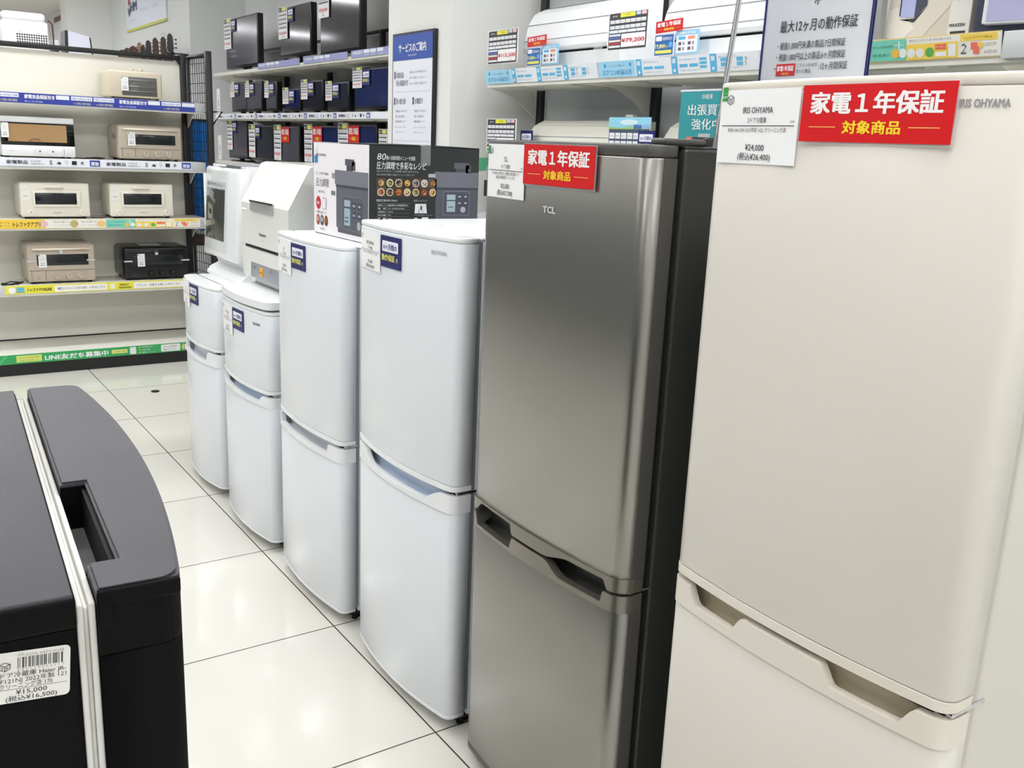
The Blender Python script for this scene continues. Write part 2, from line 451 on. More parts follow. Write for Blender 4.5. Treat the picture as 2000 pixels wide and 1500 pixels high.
def blue_sign(par, M, w, h, name='warranty_sign'):
    b = MB(); navy = (12, 18, 100)
    b.box(0, w, -.0006, 0.0012, -h, 0, flat(navy), M=M); MM = M @ T(0, -.0006, 0)
    b.rrect(w*.09, -h*.50, w*.88, -h*.16, h*.04, (240, 242, 250), 1, MM)
    b.text('6ヶ月間の', w*.485, -h*.42, h*.2, (50, 56, 130), 'C', bold=.02, L=2, M=MM, w=w*.66)
    b.text('動作保証', w*.40, -h*.77, h*.22, (226, 226, 110), 'C', bold=.03, L=2, M=MM, w=w*.64)
    b.text('付', w*.83, -h*.77, h*.14, (236, 236, 180), 'C', bold=.02, L=2, M=MM)
    return b.build(name, par, 'navy blue warranty sign with white panel')

def fridge(label, x, y, W, H, zs, sag=.026, t=.055, rc=.03, depth=.56, door='white_enamel', side='white_enamel', trim='white_plastic',
           recess='recess_shade_grey', scoops=((-.8, .45, .02),), rz=0.0, gap=.012, band=.035, top='white_plastic', lid=False, foot='dark_gap', edge=0.006, zbot=.035, hinge='white_plastic', group=None, cap_h=.012, seal='gasket_grey'):
    th = thing('refrigerator', label, 'refrigerator', (x, y, 0), FACE_MX+rz, group)
    D = Door(W, sag, t, rc); h = W/2
    ztop = H-(0.034 if lid else 0.0)
    # body
    b = MB(); b.box(-h+.004, h-.004, t+gap, depth, .03, H-(.03 if lid else .006), side, .008); b.build('body', th)
    b = MB(); b.box(-h+.005, h-.005, t-.002, t+gap+.002, .05, ztop-.008, seal); b.build('gasket', th)
    b = MB(); b.box(-h+.004, h-.004, t+gap, depth-.01, H-.006, H, top, .003)
    if lid:
        b = MB(); P = D.outline(0.0, -.004); b.loft([[(p[0], p[1], z) for p in [(q[0], q[1]) if q[1] < t-.001 else (q[0], depth) for q in P]] for z in (H-.026, H-.002)], top, smooth=False)
    b.build('top_lid' if lid else 'top_panel', th)
    if lid:
        b = MB(); P = D.outline(.02, 0.004); b.loft([[(p[0], p[1], z) for p in P] for z in (H-.036, H-.026)], 'gasket_grey', smooth=False); b.build('groove', th)
    # doors
    up0 = zs+.005; lo1 = zs-.005
    b = MB(); D.shell(b, up0+cap_h, ztop-cap_h, door); b.build('upper_door', th)
    ud = th.children[-1] if th.children else th
    ud = [c for c in COL.objects if c.parent == th and c.name.startswith('upper_door')][-1]
    b = MB(); D.shell(b, ztop-cap_h, ztop, trim, e=.003); b.build('upper_trim', ud)
    b = MB(); D.strip(b, K(up0), K(up0+cap_h), trim, proud=.0015, th=t*.9); b.build('lower_trim', ud)
    b = MB(); D.shell(b, zbot+cap_h, zs-.005-band, door, e=.002); ld = b.build('lower_door', th)
    b = MB(); D.shell(b, zbot, zbot+cap_h, trim, e=.003); b.build('bottom_trim', ld)
    dmax = band
    def ztf(x):
        u = x/h; z = lo1
        for a, c, e in scoops:
            z -= (band-.012)*bump_(u, a, c, e, e)
        return z
    b = MB(); D.strip(b, K(lo1-band-.001), ztf, trim, proud=.0025, th=.012); b.build('handle', ld)
    b = MB(); n = len(D.xs); xs = [x for x in D.xs if abs(x) < h-.012]
    b.slab(xs, [D.y(x)+.03 for x in xs], [t-.001 for x in xs], [lo1-band]*len(xs), [lo1-.002]*len(xs), recess); b.build('handle_recess', ld)
    # dark slit between the doors and hinge
    b = MB(); b.box(-h+.012, h-.012, .012, t, lo1-.004, up0+.002, 'dark_gap'); b.build('door_gap', th)
    b = MB(); b.box(h-.03, h-.002, .012, t+gap+.02, zs-.003, zs+.003, 'chrome', .001); b.cyl((h-.016, .03, zs-.008), (h-.016, .03, zs+.01), .006, 'chrome'); b.build('hinge', th)
    b = MB(); b.box(h-.05, h-.012, .03, t+gap+.03, .022, .032, foot, .003); b.cyl((h-.03, .055, .0), (h-.03, .055, .03), .009, foot); b.build('foot', th)
    b = MB(); b.box(-h+.012, -h+.05, .03, t+gap+.03, .022, .032, foot, .003); b.cyl((-h+.03, .055, .0), (-h+.03, .055, .03), .009, foot); b.build('foot', th)
    b = MB(); b.box(-h+.03, h-.03, t+.02, depth-.05, .0, .03, 'dark_gap'); b.build('base', th)
    return th, D

# -- row of refrigerators along the aisle, far to near
F1, D1 = fridge('small white two-door refrigerator at the far end of the row, under the glass-fronted dishwasher', 1.057, 3.692, .425, .822, .575, sag=.028, t=.048, rc=.02, scoops=((-.88, .66, .10),), band=.05, gap=.01)
F2, D2 = fridge('short white two-door refrigerator with a flat worktop lid, under the dishwasher with orange button', 1.046, 3.137, .47, .862, .55, sag=.028, t=.046, rc=.02, scoops=((-.84, .82, .14),), recess='recess_blue', lid=True, band=.035, gap=.01)
F3, D3 = fridge('white two-door refrigerator carrying the pressure cooker carton', 1.040, 2.563, .47, 1.10, .543, sag=.022, t=.043, rc=.018, scoops=((-.88, .72, .035),), band=.04, gap=.010)
F4, D4 = fridge('tall white two-door refrigerator standing directly left of the dark steel one', 1.038, 1.965, .49, 1.183, .610, sag=.028, t=.047, rc=.018, scoops=((-.80, .84, .30),), recess='recess_blue', band=.042, gap=.010)
F6, D6 = fridge('tall cream two-door refrigerator nearest the camera on the right', 1.039, .779, .483, 1.475, .716, sag=.020, t=.048, rc=.020, depth=.60, door='cream_enamel', side='cream_side', trim='cream_plastic', recess='cream_recess_shade', scoops=((-.83, -.31, .1), (.26, .84, .1)), band=.040, gap=.016, top='cream_plastic', cap_h=.014, seal='cream_gasket')

def tagset(th, D, xl, zt, w, h, args, xb=None, wb=.105, hb=.073, zb=None):
    M = D.frame(xl+w/2, zt, .0015) @ T(-w/2, 0, 0)
    price_tag(th, M, w, h, *args)
    if xb is not None:
        M = D.frame(xb+wb/2, zb or zt, .0015) @ T(-wb/2, 0, 0); blue_sign(th, M, wb, hb)
tagset(F1, D1, -.178, .814, .15, .095, ('吉井電気', '2ドア冷蔵庫', '15043', 'AT-RF85B-WH 2021年製 クリーニング済', '¥10,000', '(税込¥11,000)'), -.030, .10, .073, .812)
tagset(F2, D2, -.186, .806, .15, .098, ('IRIS OHYAMA', '2ドア冷蔵庫', '15043', 'PRC-B092D-W 2022年製 87L クリーニング済', '¥11,000', '(税込¥12,100)'), -.034, .105, .071, .808)
tagset(F3, D3, -.206, 1.084, .140, .098, ('TAG', '2ドア冷蔵庫', '15043', 'AT-RF150-WH 2019年製 クリーニング済', '¥12,000', '(税込¥13,200)'), -.063, .106, .071, 1.082)
tagset(F4, D4, -.217, 1.160, .144, .090, ('IRIS OHYAMA', '2ドア冷蔵庫', '15043', 'IRSD-14A-W 2019年製 142L クリーニング済', '¥15,000', '(税込¥16,500)'), -.070, .105, .073, 1.162)
M = D6.frame(-.148, 1.464, .0015) @ T(-.077, 0, 0)
price_tag(F6, M, .154, .099, 'IRIS OHYAMA', '2ドア冷蔵庫', '15043', 'IRSE-16A-CW 2023年製 162L クリーニング済', '¥24,000', '(税込¥26,400)', green=True)
M = D6.frame(.039, 1.4655, .002) @ T(-.104, 0, 0)
red_sign(F6, M, .208, .069)
for F, D, u, z, w_, c in ((F6, D6, .171, 1.4375, .056, (150, 150, 150)), (F4, D4, .180, 1.142, .052, (176, 180, 184)), (F2, D2, .162, .777, .046, (70, 74, 80))):
    b = MB(); b.text('IRIS OHYAMA', 0, 0, .0125, c, 'C', bold=.03, L=1, M=D.frame(u, z, .0008), w=w_); b.build('brand_mark', F, 'printed grey lettering')
# ================================================================ dark steel refrigerator
def steel_fridge():
    W, H, t, rc, sag = .50, 1.387, .047, .028, .018
    th = thing('refrigerator', 'tall dark grey brushed steel refrigerator between the white and the cream one', 'refrigerator', (1.034, 1.385, 0), FACE_MX)
    D = Door(W, sag, t, rc); h = W/2; gap = .02
    b = MB(); b.box(-h+.002, h-.002, t+gap, .58, .03, H-.004, 'charcoal_side', .006); b.build('body', th)
    b = MB(); b.box(-h+.01, h-.01, t+gap+.004, .575, H-.004, H, 'charcoal_top', .002); b.build('top_panel', th)
    b = MB(); b.box(-h+.014, h-.014, t-.002, t+gap+.002, .05, H-.02, 'dark_gap'); b.build('gasket', th)
    zs = .610
    b = MB(); D.shell(b, .646, H-.020, 'steel_door', e=.002); ud = b.build('upper_door', th)
    b = MB(); D.shell(b, H-.020, H, 'charcoal_top', e=.003); b.build('upper_trim', ud)
    b = MB(); D.shell(b, .05, .584, 'steel_door', e=.002); ld = b.build('lower_door', th)
    b = MB(); D.shell(b, .035, .05, 'charcoal_top', e=.002); b.build('bottom_trim', ld)
    def wave(x):     # lower outline of the upper handle rail: thin over the two grips, thick between them and at the ends
        u = x/h
        return .621+.022*bump_(u, -.90, -.27, .14, .03)+.017*bump_(u, .14, .86, .34, .025)
    def low(x):      # upper outline of the lower rail: two grip pockets
        u = x/h
        return .615-.025*bump_(u, -.88, -.27, .025, .02)-.022*bump_(u, .16, .83, .22, .02)
    b = MB(); D.strip(b, wave, K(.648), 'steel_trim', proud=.003, th=.014); b.build('upper_handle', ud)
    b = MB(); D.strip(b, K(.582), low, 'steel_trim', proud=.003, th=.014); b.build('lower_handle', ld)
    for s_ in (-1, 1): b = MB(); b.box(s_*(h-.002), s_*(h+.0008), .020, t+.0004, .648, H-.021, 'charcoal_top'); b.box(s_*(h-.002), s_*(h+.0008), .020, t+.0004, .051, .581, 'charcoal_top'); b.build('side_cover', th, 'dark side of the doors')
    b = MB(); xs = [x for x in D.xs if abs(x) < h-.02]
    b.slab(xs, [D.y(x)+.034 for x in xs], [t-.001 for x in xs], [.584]*len(xs), [.646]*len(xs), 'charcoal_side'); b.build('handle_recess', th)
    b = MB(); b.box(h-.05, h-.004, .02, t+gap+.03, .6165, .6205, 'chrome', .001); b.cyl((h-.03, .035, .610), (h-.03, .035, .626), .007, 'chrome'); b.build('hinge', th)
    b = MB(); b.box(h-.048, h-.008, .030, .118, H+.0005, H+.011, 'charcoal_top', .004); b.build('hinge_cover', th)
    for s in (-1, 1):
        b = MB(); b.cyl((s*(h-.04), .06, 0), (s*(h-.04), .06, .04), .015, 'dark_gap'); b.build('foot', th)
    b = MB(); b.box(-h+.03, h-.03, .08, .5, 0, .03, 'dark_gap'); b.build('base', th)
    M = D.frame(-.148, 1.379, .0015) @ T(-.072, 0, 0)
    price_tag(th, M, .142, .100, 'TCL', '2ドア冷蔵庫', '15043', 'TC-138BR 2019年製 133L 小傷有 凹み有 電源コード', '¥25,000', '(税込¥27,500)', detail2='確認済み使用感有 クリーニング済')
    b = MB(); Mg = D.frame(-.218, 1.372, .003); b.box(-.004, .006, 0, .001, -.012, .004, (52, 150, 80), M=Mg); b.build('tag_clip', th, 'small green clip')
    M = D.frame(.025, 1.3805, .0025) @ T(-.101, 0, 0)
    red_sign(th, M, .202, .070)
    b = MB(); b.text('TCL', 0, 0, .016, (214, 214, 212), 'C', bold=.04, L=1, M=D.frame(.0045, 1.263, .0008), w=.037); b.build('brand_mark', th, 'raised silver lettering')
    return th
steel_fridge()

# ================================================================ black refrigerator in the left foreground
def black_fridge():
    W, H, t, rc, sag = .531, 1.10, .050, .012, .020
    th = thing('refrigerator', 'black refrigerator in the left foreground with white barcode sticker on its side', 'refrigerator', (.1625, .84, 0), math.radians(86.4))
    D = Door(W, sag, t, rc); h = W/2
    # door top cap with the grip slot cut into its back edge
    b = MB(); D.shell(b, .02, H-.045, 'black_shaded', e=.002); dr = b.build('door', th)
    sl0, sl1, sd = -.222, -.060, .018
    P = [(x, D.y(x)) for x in D.xs]+[(h, t), (sl1, t), (sl1, t-sd), (sl0, t-sd), (sl0, t), (-h, t)]
    b = MB(); b.prism(P, H-.045, H-.004, 'black_shaded', smooth=False); b.prism(P, H-.004, H-.002, 'black_lit_top')
    Pi = [(x*(1-.002/h), D.y(x)+.002) for x in D.xs]+[(h-.002, t-.002), (sl1+.002, t-.002), (sl1+.002, t-sd-.002), (sl0-.002, t-sd-.002), (sl0-.002, t-.002), (-h+.002, t-.002)]
    b.prism(Pi, H-.002, H, 'black_lit_top'); b.build('top_cap', dr)
    b = MB(); b.box(-h-.001, -h+.004, -.0, t+.0, H-.013, H-.001, 'black_shaded', .002); b.box(-h-.001, -h+.004, t-.010, t, H-.028, H-.01, 'black_shaded', .002); b.build('side_trim', dr)
    b = MB(); b.box(sl0-.003, sl1+.003, t-sd-.012, t+.0005, H-.046, H-.040, 'inner_grey'); b.box(sl0+.01, sl0+.014, t-sd, t, H-.04, H-.012, 'black_shaded'); b.box(sl0, sl1, t-sd-.001, t-sd+.003, H-.04, H-.006, 'black_shaded'); b.build('grip_slot', dr)
    # seal
    b = MB()
    for k, (y0, y1, i) in enumerate(((t+.0005, t+.0045, .004), (t+.0045, t+.0075, .008), (t+.0075, t+.0115, .005))):
        b.box(-h+i, h-i, y0, y1, .03, H-.006-i, 'seal_white', .001)
    b.build('door_seal', th, 'off-white ribbed door seal')
    # body
    yb = t+.012
    b = MB(); b.box(-h+.004, h-.004, yb, .60, .02, H-.024, 'black_shaded', .003); b.build('body', th)
    b = MB(); b.box(-h, h, yb-.0005, .60, H-.024, H-.003, 'black_shaded', .003); b.box(-h+.0015, h-.0015, yb+.001, .599, H-.0045, H-.001, 'black_lit_top', .001); b.build('top_panel', th)
    for sx in (-1, 1):
        for yy in (.12, .52):
            b = MB(); b.cyl((sx*(h-.05), yy, 0), (sx*(h-.05), yy, .022), .018, 'rubber'); b.build('foot', th)
    # sticker
    b = MB(); ink = (52, 50, 52)
    w_, hh = .0425, .0335
    M = T(-h+.004-.0006, yb+.0040, H-.0345) @ RZ(-PI/2) @ RY(math.radians(4.5)) @ T(-w_, 0, 0)
    b.eps = .0002
    b.rrect(0, -hh, w_, 0, .003, (238, 236, 232), 0, M, 5)
    x = w_*.32
    rr = random.Random(4)
    while x < w_*.9:
        ww = rr.choice((.0003, .0004, .0006, .0009)); b.rect(x, -hh*.33, x+ww, -hh*.12, ink, 1, M); x += ww+rr.choice((.0003, .0005, .0007, .0011))
    b.text('TF-2206 4471-0035', w_*.62, -hh*.10, .0022, (150, 148, 146), 'C', L=1, M=M, w=w_*.6, res=1)
    b.text('2 8 0 0 1 4 3 0 6 1 1 7', w_*.62, -hh*.385, .0022, (150, 148, 146), 'C', L=1, M=M, w=w_*.6, res=1)
    tf_cube(b, M, w_*.16, -hh*.36, hh*.17, ink)
    b.text('2ドア冷蔵庫 Haier JR-', w_*.03, -hh*.49, hh*.115, ink, 'L', bold=.005, L=1, M=M, w=w_*.92)
    b.text('NF121NJ 2022年製 121', w_*.03, -hh*.60, hh*.115, ink, 'L', L=1, M=M, w=w_*.92)
    b.text('L クリーニング済 170', w_*.03, -hh*.71, hh*.115, ink, 'L', L=1, M=M, w=w_*.74)
    b.rect(w_*.02, -hh*.735, w_*.96, -hh*.728, ink, 1, M)
    b.text('¥15,000', w_*.5, -hh*.845, hh*.125, ink, 'C', L=1, bold=.005, M=M, w=w_*.4)
    b.text('(税込¥16,500)', w_*.5, -hh*.965, hh*.125, ink, 'C', L=1, bold=.005, M=M, w=w_*.66)
    b.build('price_sticker', th, 'white sticker with barcode and price')
black_fridge()

# ================================================================ oven rack at the far left (faces -Y)
RK = thing('display_rack', 'white and black shelving rack holding the toaster ovens', 'shelf rack', (1.15, 6.28, 0))
def rack():
    th = RK; Y0 = 6.28
    b = WB(th); b.box(.56, 1.728, Y0, Y0+.015, .09, 1.80, 'rack_panel'); b.box(.56, 1.728, Y0-.002, Y0, .126, .134, 'dark_gap'); b.build('back_panel', th)
    for x in (.54, 1.742):
        b = WB(th); b.box(x-.017, x+.017, Y0-.035, Y0+.02, 0, 1.835, 'black_metal', .003)
        z = .2
        while z < 1.78: b.box(x-.004, x+.004, Y0-.0362, Y0-.0355, z, z+.02, 'dark_gap'); z += .05
        b.build('upright', th)
    b = WB(th); b.box(.50, 1.742, Y0-.02, Y0+.02, 1.808, 1.835, 'black_metal', .002); b.prism([(1.70, 1.81), (1.728, 1.81), (1.728, 1.775)], Y0-.018, Y0-.004, 'black_metal', 'y'); b.build('top_rail', th)
    # base deck and kick board
    b = WB(th); b.box(.50, 1.775, 5.875, Y0, .095, .125, 'shelf_white', .003); b.build('base_deck', th)
    b = WB(th); b.box(.50, 1.77, 5.885, 5.90, .0, .095, 'black_metal'); b.box(1.755, 1.77, 5.9, Y0, 0, .095, 'black_metal'); b.build('kick_board', th)
    strips = []
    for z, xe in ((1.551, 1.776), (1.205, 1.776), (.869, 1.776), (.499, 1.776)):
        b = WB(th)
        b.box(.50, xe, 5.985, Y0-.036, z-.022, z, 'shelf_white', .003)
        b.box(.50, xe, 5.972, 5.986, z-.062, z+.001, 'shelf_white', .002)
        sh = b.build('shelf', th)
        b = WB(th); b.box(.5, xe-.004, 5.9685, 5.9715, z-.052, z+.002, 'holder_clear', .001); b.build('price_rail', sh)
        for x in (.54, 1.755):
            b = WB(th); P = [(5.99, z-.022), (Y0-.036, z-.022), (Y0-.036, z-.14), (Y0-.06, z-.125)]
            for k in range(1, 7):
                t = k/7; P.append(((Y0-.06)*(1-t)+5.99*t, z-.125+(.085)*(1-(1-t)**2.2)))
            b.prism(P, x-.004, x+.004, 'shelf_white', 'x'); b.build('bracket', sh)
        strips.append(sh)
    return strips
SH = rack()
def strip_part(par, M, L, h, draw, name='shelf_strip', lab=None, th=RK):
    b = WB(th); b.box(0, L, 0, .0008, 0, h, (246, 246, 246), M=M); b.eps = .0008
    draw(b, M, L, h); return b.build(name, par, lab)
W_ = (250, 250, 250)
def draw_blue(b, M, L, h, unit=.49, start=0.0, sk=.0):
    b.rect(0, 0, L, h, (44, 62, 160), 1, M)
    x = start-unit
    while x < L:
        def R(a, c, z0, z1, col, l=2):
            a2, c2 = max(x+a, .002), min(x+c, L-.002)
            if c2 > a2: b.rect(a2, z0, c2, z1, col, l, M)
        if x+.005 >= 0 and x+.16 < L:
            b.text('家電全品保証付き', x+.01, h*.50, h*.42, W_, 'L', bold=.03, M=M, res=1, w=.15)
            b.text('最大12ヶ月の動作保証', x+.01, h*.12, h*.2, (200, 208, 240), 'L', M=M, res=1, w=.09)
        R(.168, .235, h*.52, h*.92, (236, 240, 250)); R(.245, .355, h*.52, h*.92, (236, 240, 250)); R(.362, .472, h*.52, h*.92, (236, 240, 250))
        for a in (.248, .366):
            if 0 <= x+a and x+a+.1 < L:
                b.text('税抜1,000円以上の製品', x+a+.003, h*.62, h*.22, (60, 70, 150), 'L', L=3, M=M, res=1, w=.098)
                b.text('6ヶ月間の動作保証', x+a+.008, h*.12, h*.28, (226, 224, 170), 'L', M=M, res=1, w=.09)
        x += unit
def appliance_icon(b, M, x, h, k):
    g = (84, 84, 90)
    if k == 0: b.rect(x, h*.2, x+.014, h*.8, (170, 170, 176), 2, M); b.rect(x+.002, h*.3, x+.012, h*.34, g, 3, M)
    elif k == 1: b.poly([(x, h*.35), (x+.012, h*.65), (x+.026, h*.45), (x+.022, h*.25)], (70, 62, 66), 2, M)
    elif k == 2: b.disc(x+.008, h*.62, .008, (130, 130, 136), 2, 14, M); b.disc(x+.008, h*.62, .006, W_, 3, 14, M); b.rect(x+.007, h*.2, x+.009, h*.45, g, 2, M)
    elif k == 3: b.rect(x, h*.25, x+.026, h*.75, (48, 44, 48), 2, M); b.rect(x+.003, h*.35, x+.016, h*.65, (20, 20, 22), 3, M)
    else: b.disc(x+.01, h*.48, .01, (176, 176, 182), 2, 14, M); b.disc(x+.01, h*.56, .006, (120, 120, 126), 3, 14, M)
def draw_kaitori(b, M, L, h, unit=.515, start=0.0, icons=True):
    b.rect(0, 0, L, h, (240, 242, 250), 1, M); x = start-unit
    while x < L:
        if x >= 0 and x+.40 < L:
            b.text('家電製品', x+.03, h*.28, h*.5, (70, 66, 76), 'L', bold=.03, M=M, res=1, w=.105)
            b.text('生活家電', x+.15, h*.55, h*.2, (90, 88, 96), 'L', M=M, res=1, w=.05); b.text('調理家電など', x+.15, h*.22, h*.2, (90, 88, 96), 'L', M=M, res=1, w=.07)
            for k, dx in enumerate((.245, .28, .325, .36, .405)): appliance_icon(b, M, x+dx, h, k)
        a, c = x+.455, x+.51
        if a > 0 and c < L: b.rect(a, h*.12, c, h*.9, (36, 64, 160), 2, M); b.text('買取', (a+c)/2, h*.27, h*.5, W_, 'C', bold=.03, L=3, M=M, res=1)
        x += unit
def draw_app(b, M, L, h, start=0.0):
    Y_ = (250, 214, 90); s = start
    def X(a): return min(max(s+a, 0), L)
    def R(a, c, z0, z1, col, l=2):
        if X(c) > X(a): b.rect(X(a), z0*h, X(c), z1*h, col, l, M)
    R(-1, 9, 0, 1, (245, 214, 120), 1); R(-1, 9, .04, .96, (246, 243, 236), 2)
    R(0, .19, 0, 1, (250, 212, 78), 3)
    if s >= -.02:
        b.text('トレファクアプリ', s+.062, h*.22, h*.62, (90, 66, 30), 'L', bold=.03, L=4, M=M, res=1, w=.11)
        b.text('売っても', s+.01, h*.55, h*.22, (150, 110, 50), 'L', L=4, M=M, res=1, w=.04); b.text('買っても', s+.01, h*.22, h*.22, (150, 110, 50), 'L', L=4, M=M, res=1, w=.04)
        b.disc(s+.185, h*.5, h*.35, (236, 196, 196), 4, 16, M)
        for a in (.225, .34): b.text('貯まる使える', s+a, h*.62, h*.22, (120, 118, 116), 'L', L=4, M=M, res=1, w=.065); b.text('ポイントがもらえる', s+a, h*.3, h*.14, (150, 148, 146), 'L', L=4, M=M, res=1, w=.07)
        b.disc(s+.31, h*.5, h*.34, (190, 176, 110), 4, 16, M, ry=h*.4); b.disc(s+.425, h*.5, h*.36, (246, 200, 130), 4, 16, M)
    R(.445, .575, .05, .95, (126, 214, 190), 3)
    b.text('ポイントが1P1円で', s+.455, h*.60, h*.16, (40, 110, 90), 'L', L=4, M=M, res=1, w=.075); b.text('お買い物に使える', s+.455, h*.25, h*.16, (40, 110, 90), 'L', L=4, M=M, res=1, w=.06)
    b.disc(s+.538, h*.36, h*.2, (248, 196, 80), 4, 16, M); b.disc(s+.562, h*.36, h*.2, (240, 246, 246), 4, 16, M); b.rect(s+.548, h*.5, s+.552, h*.86, (230, 246, 240), 4, M); b.rect(s+.532, h*.68, s+.568, h*.71, (230, 246, 240), 4, M)
    b.text('無料ダウンロード あつめる 使ってみる', s+.585, h*.80, h*.13, (150, 146, 140), 'L', L=4, M=M, res=1, w=.14)
    R(.575, .745, .05, .70, (252, 220, 96), 3)
    for a, col in ((.592, (240, 240, 236)), (.622, (244, 236, 232)), (.654, (96, 180, 90))): b.disc(s+a, h*.33, h*.2, col, 4, 16, M)
    b.rect(s+.672, h*.42, s+.708, h*.64, (240, 110, 80), 4, M); b.text('クーポン', s+.69, h*.48, h*.12, W_, 'C', L=5, M=M, res=1); b.rect(s+.672, h*.14, s+.708, h*.32, W_, 4, M)
    b.rect(s+.715, h*.12, s+.738, h*.62, (244, 244, 246), 4, M)
    b.text('2', s+.762, h*.18, h*.6, (96, 94, 96), 'C', L=4, M=M, res=1, slant=.15)
    R(.752, .865, .68, .95, (252, 220, 96), 3)
    b.text('トレファクアプリで使える', s+.765, h*.76, h*.12, (150, 120, 60), 'L', L=4, M=M, res=1, w=.085)
    b.rect(s+.785, h*.34, s+.805, h*.62, (240, 120, 100), 4, M); b.rect(s+.793, h*.16, s+.812, h*.44, (240, 120, 100), 5, M); b.disc(s+.815, h*.5, h*.12, (250, 210, 90), 4, 12, M)
    b.text('20%OFF', s+.845, h*.44, h*.2, (140, 136, 132), 'C', L=4, M=M, res=1, w=.034); b.text('300円OFF', s+.845, h*.14, h*.2, (140, 136, 132), 'C', L=4, M=M, res=1, w=.038)
def draw_online(b, M, L, h):
    Yw = (240, 230, 70); b.rect(0, 0, L, h, Yw, 1, M)
    b.disc(.035, h*.47, .019, (244, 244, 246), 2, 18, M)
    b.rect(.058, h*.22, .098, h*.80, (110, 190, 230), 2, M); b.rect(.054, h*.18, .102, h*.22, (60, 90, 110), 2, M); b.text('T', .078, h*.38, h*.3, (40, 70, 100), 'C', M=M, res=1)
    b.text('トレファクONLINE', .115, h*.3, h*.48, (60, 52, 30), 'L', bold=.035, M=M, res=1, w=.125)
    b.rrect(.255, h*.1, .54, h*.86, .004, (248, 246, 240), 2, M)
    b.text('幅広いジャンルをお探しの方はこちら', .27, h*.36, h*.34, (60, 60, 66), 'L', L=3, M=M, res=1, w=.258)
    b.rect(.558, h*.18, .582, h*.8, (240, 240, 238), 2, M)
    b.text('TREFAC', .607, h*.52, h*.34, (70, 64, 30), 'L', bold=.03, M=M, res=1, w=.055); b.text('FASHION', .607, h*.16, h*.34, (70, 64, 30), 'L', bold=.03, M=M, res=1, w=.068)
    b.rrect(.69, h*.1, L-.04, h*.86, .004, (248, 246, 240), 2, M)
    b.text('ブランド・古着をお探しの方はこちら', .705, h*.36, h*.34, (60, 60, 66), 'L', L=3, M=M, res=1, w=.258)
def draw_line(b, M, L, h):
    b.rect(0, 0, L, h, (56, 168, 96), 1, M)
    b.poly([(0.06, 0), (.11, h), (.09, h), (.04, 0)], (80, 190, 116), 2, M)
    b.rect(.145, h*.16, .275, h*.86, (222, 228, 120), 2, M); b.text('トレファクLINE', .21, h*.56, h*.22, (110, 150, 60), 'C', L=3, M=M, res=1, w=.1); b.text('公式アカウント', .21, h*.24, h*.22, (110, 150, 60), 'C', L=3, M=M, res=1, w=.1)
    b.text('LINE友だち募集中', .292, h*.22, h*.62, W_, 'L', bold=.03, M=M, res=1, w=.34)
    b.rect(.652, h*.3, .74, h*.72, (226, 232, 130), 2, M); b.text('SCAN ME!', .696, h*.42, h*.24, (70, 120, 50), 'C', L=3, M=M, res=1, w=.07)
    b.rect(.755, h*.1, .79, h*.88, (236, 238, 238), 2, M)
    for k, tx in enumerate(('新着情報が届く', 'お得な情報', '抽選キャンペーン')):
        b.disc(.812, h*(.8-.3*k), h*.07, (240, 230, 90), 2, 10, M); b.text(tx, .824, h*(.73-.3*k), h*.18, (225, 245, 230), 'L', M=M, res=1)
    b.rrect(.935, h*.1, 1.05, h*.9, .008, (238, 240, 238), 2, M); b.text('3つのお得が', .95, h*.56, h*.24, (70, 100, 80), 'L', L=3, M=M, res=1, w=.08); b.text('届いてくる!', .95, h*.22, h*.24, (70, 100, 80), 'L', L=3, M=M, res=1, w=.07)
    b.disc(1.085, h*.5, h*.45, (240, 220, 90), 2, 18, M); b.rrect(1.073, h*.08, 1.097, h*.92, .003, (44, 50, 60), 3, M); b.rrect(1.076, h*.16, 1.094, h*.84, .002, (236, 240, 244), 4, M)
strip_part(SH[0], T(.50, 5.967, 1.498), 1.222, .054, lambda b, M, L, h: draw_blue(b, M, L, h, start=.294), lab='blue strip with white guarantee lettering')
strip_part(SH[1], T(.50, 5.967, 1.162), 1.190, .044, lambda b, M, L, h: draw_kaitori(b, M, L, h, start=.160), lab='white strip with small appliance icons')
strip_part(SH[2], T(.50, 5.967, .818), 1.226, .052, lambda b, M, L, h: draw_app(b, M @ Matrix.Diagonal((1.27, 1, 1, 1)), L/1.27, h, start=.092), lab='pastel yellow and mint app strip')
strip_part(SH[3], T(.628, 5.967, .451), 1.12, .048, draw_online, lab='bright yellow strip with black lettering')
strip_part(RK, T(.50, 5.872, .070), 1.27, .054, draw_line, lab='green strip with white lettering')

# wire mesh end panel
def mesh_panel():
    th = thing('mesh_panel', 'black wire mesh side panel on the right end of the oven rack', 'mesh panel', (1.80, 6.10, 0), 0)
    y0, y1 = 5.925, 6.255; xa, xb = 1.797, 1.772
    X = lambda y: xa+(xb-xa)*(y-y0)/(y1-y0)
    b = WB(th); b.box(xa-.018, xa+.016, y0-.018, y0+.018, 0, 1.85, 'black_metal', .003)
    b.box(xb-.008, xb+.008, y1-.008, y1+.008, 0, 1.832, 'black_metal', .002)
    for z in (1.828, .09): b.tube([(xa, y0, z), (xb, y1, z)], .013, 'black_metal', 4)
    b.build('frame', th)
    b = WB(th); n = 9
    for k in range(1, n): yy = y0+(y1-y0)*k/n; b.tube([(X(yy), yy, .1), (X(yy), yy, 1.815)], .0020, 'black_metal', 5)
    z = .12
    while z < 1.8: b.tube([(xa, y0, z), (xb, y1, z)], .0020, 'black_metal', 5); z += .0575
    b.build('wire_grid', th)
    b = WB(th); b.tube([(xa+.016, y0, 1.505), (xa+.075, y0, 1.51), (xa+.016, y0, 1.43)], .006, 'black_metal', 6); b.build('hook', th)
mesh_panel()
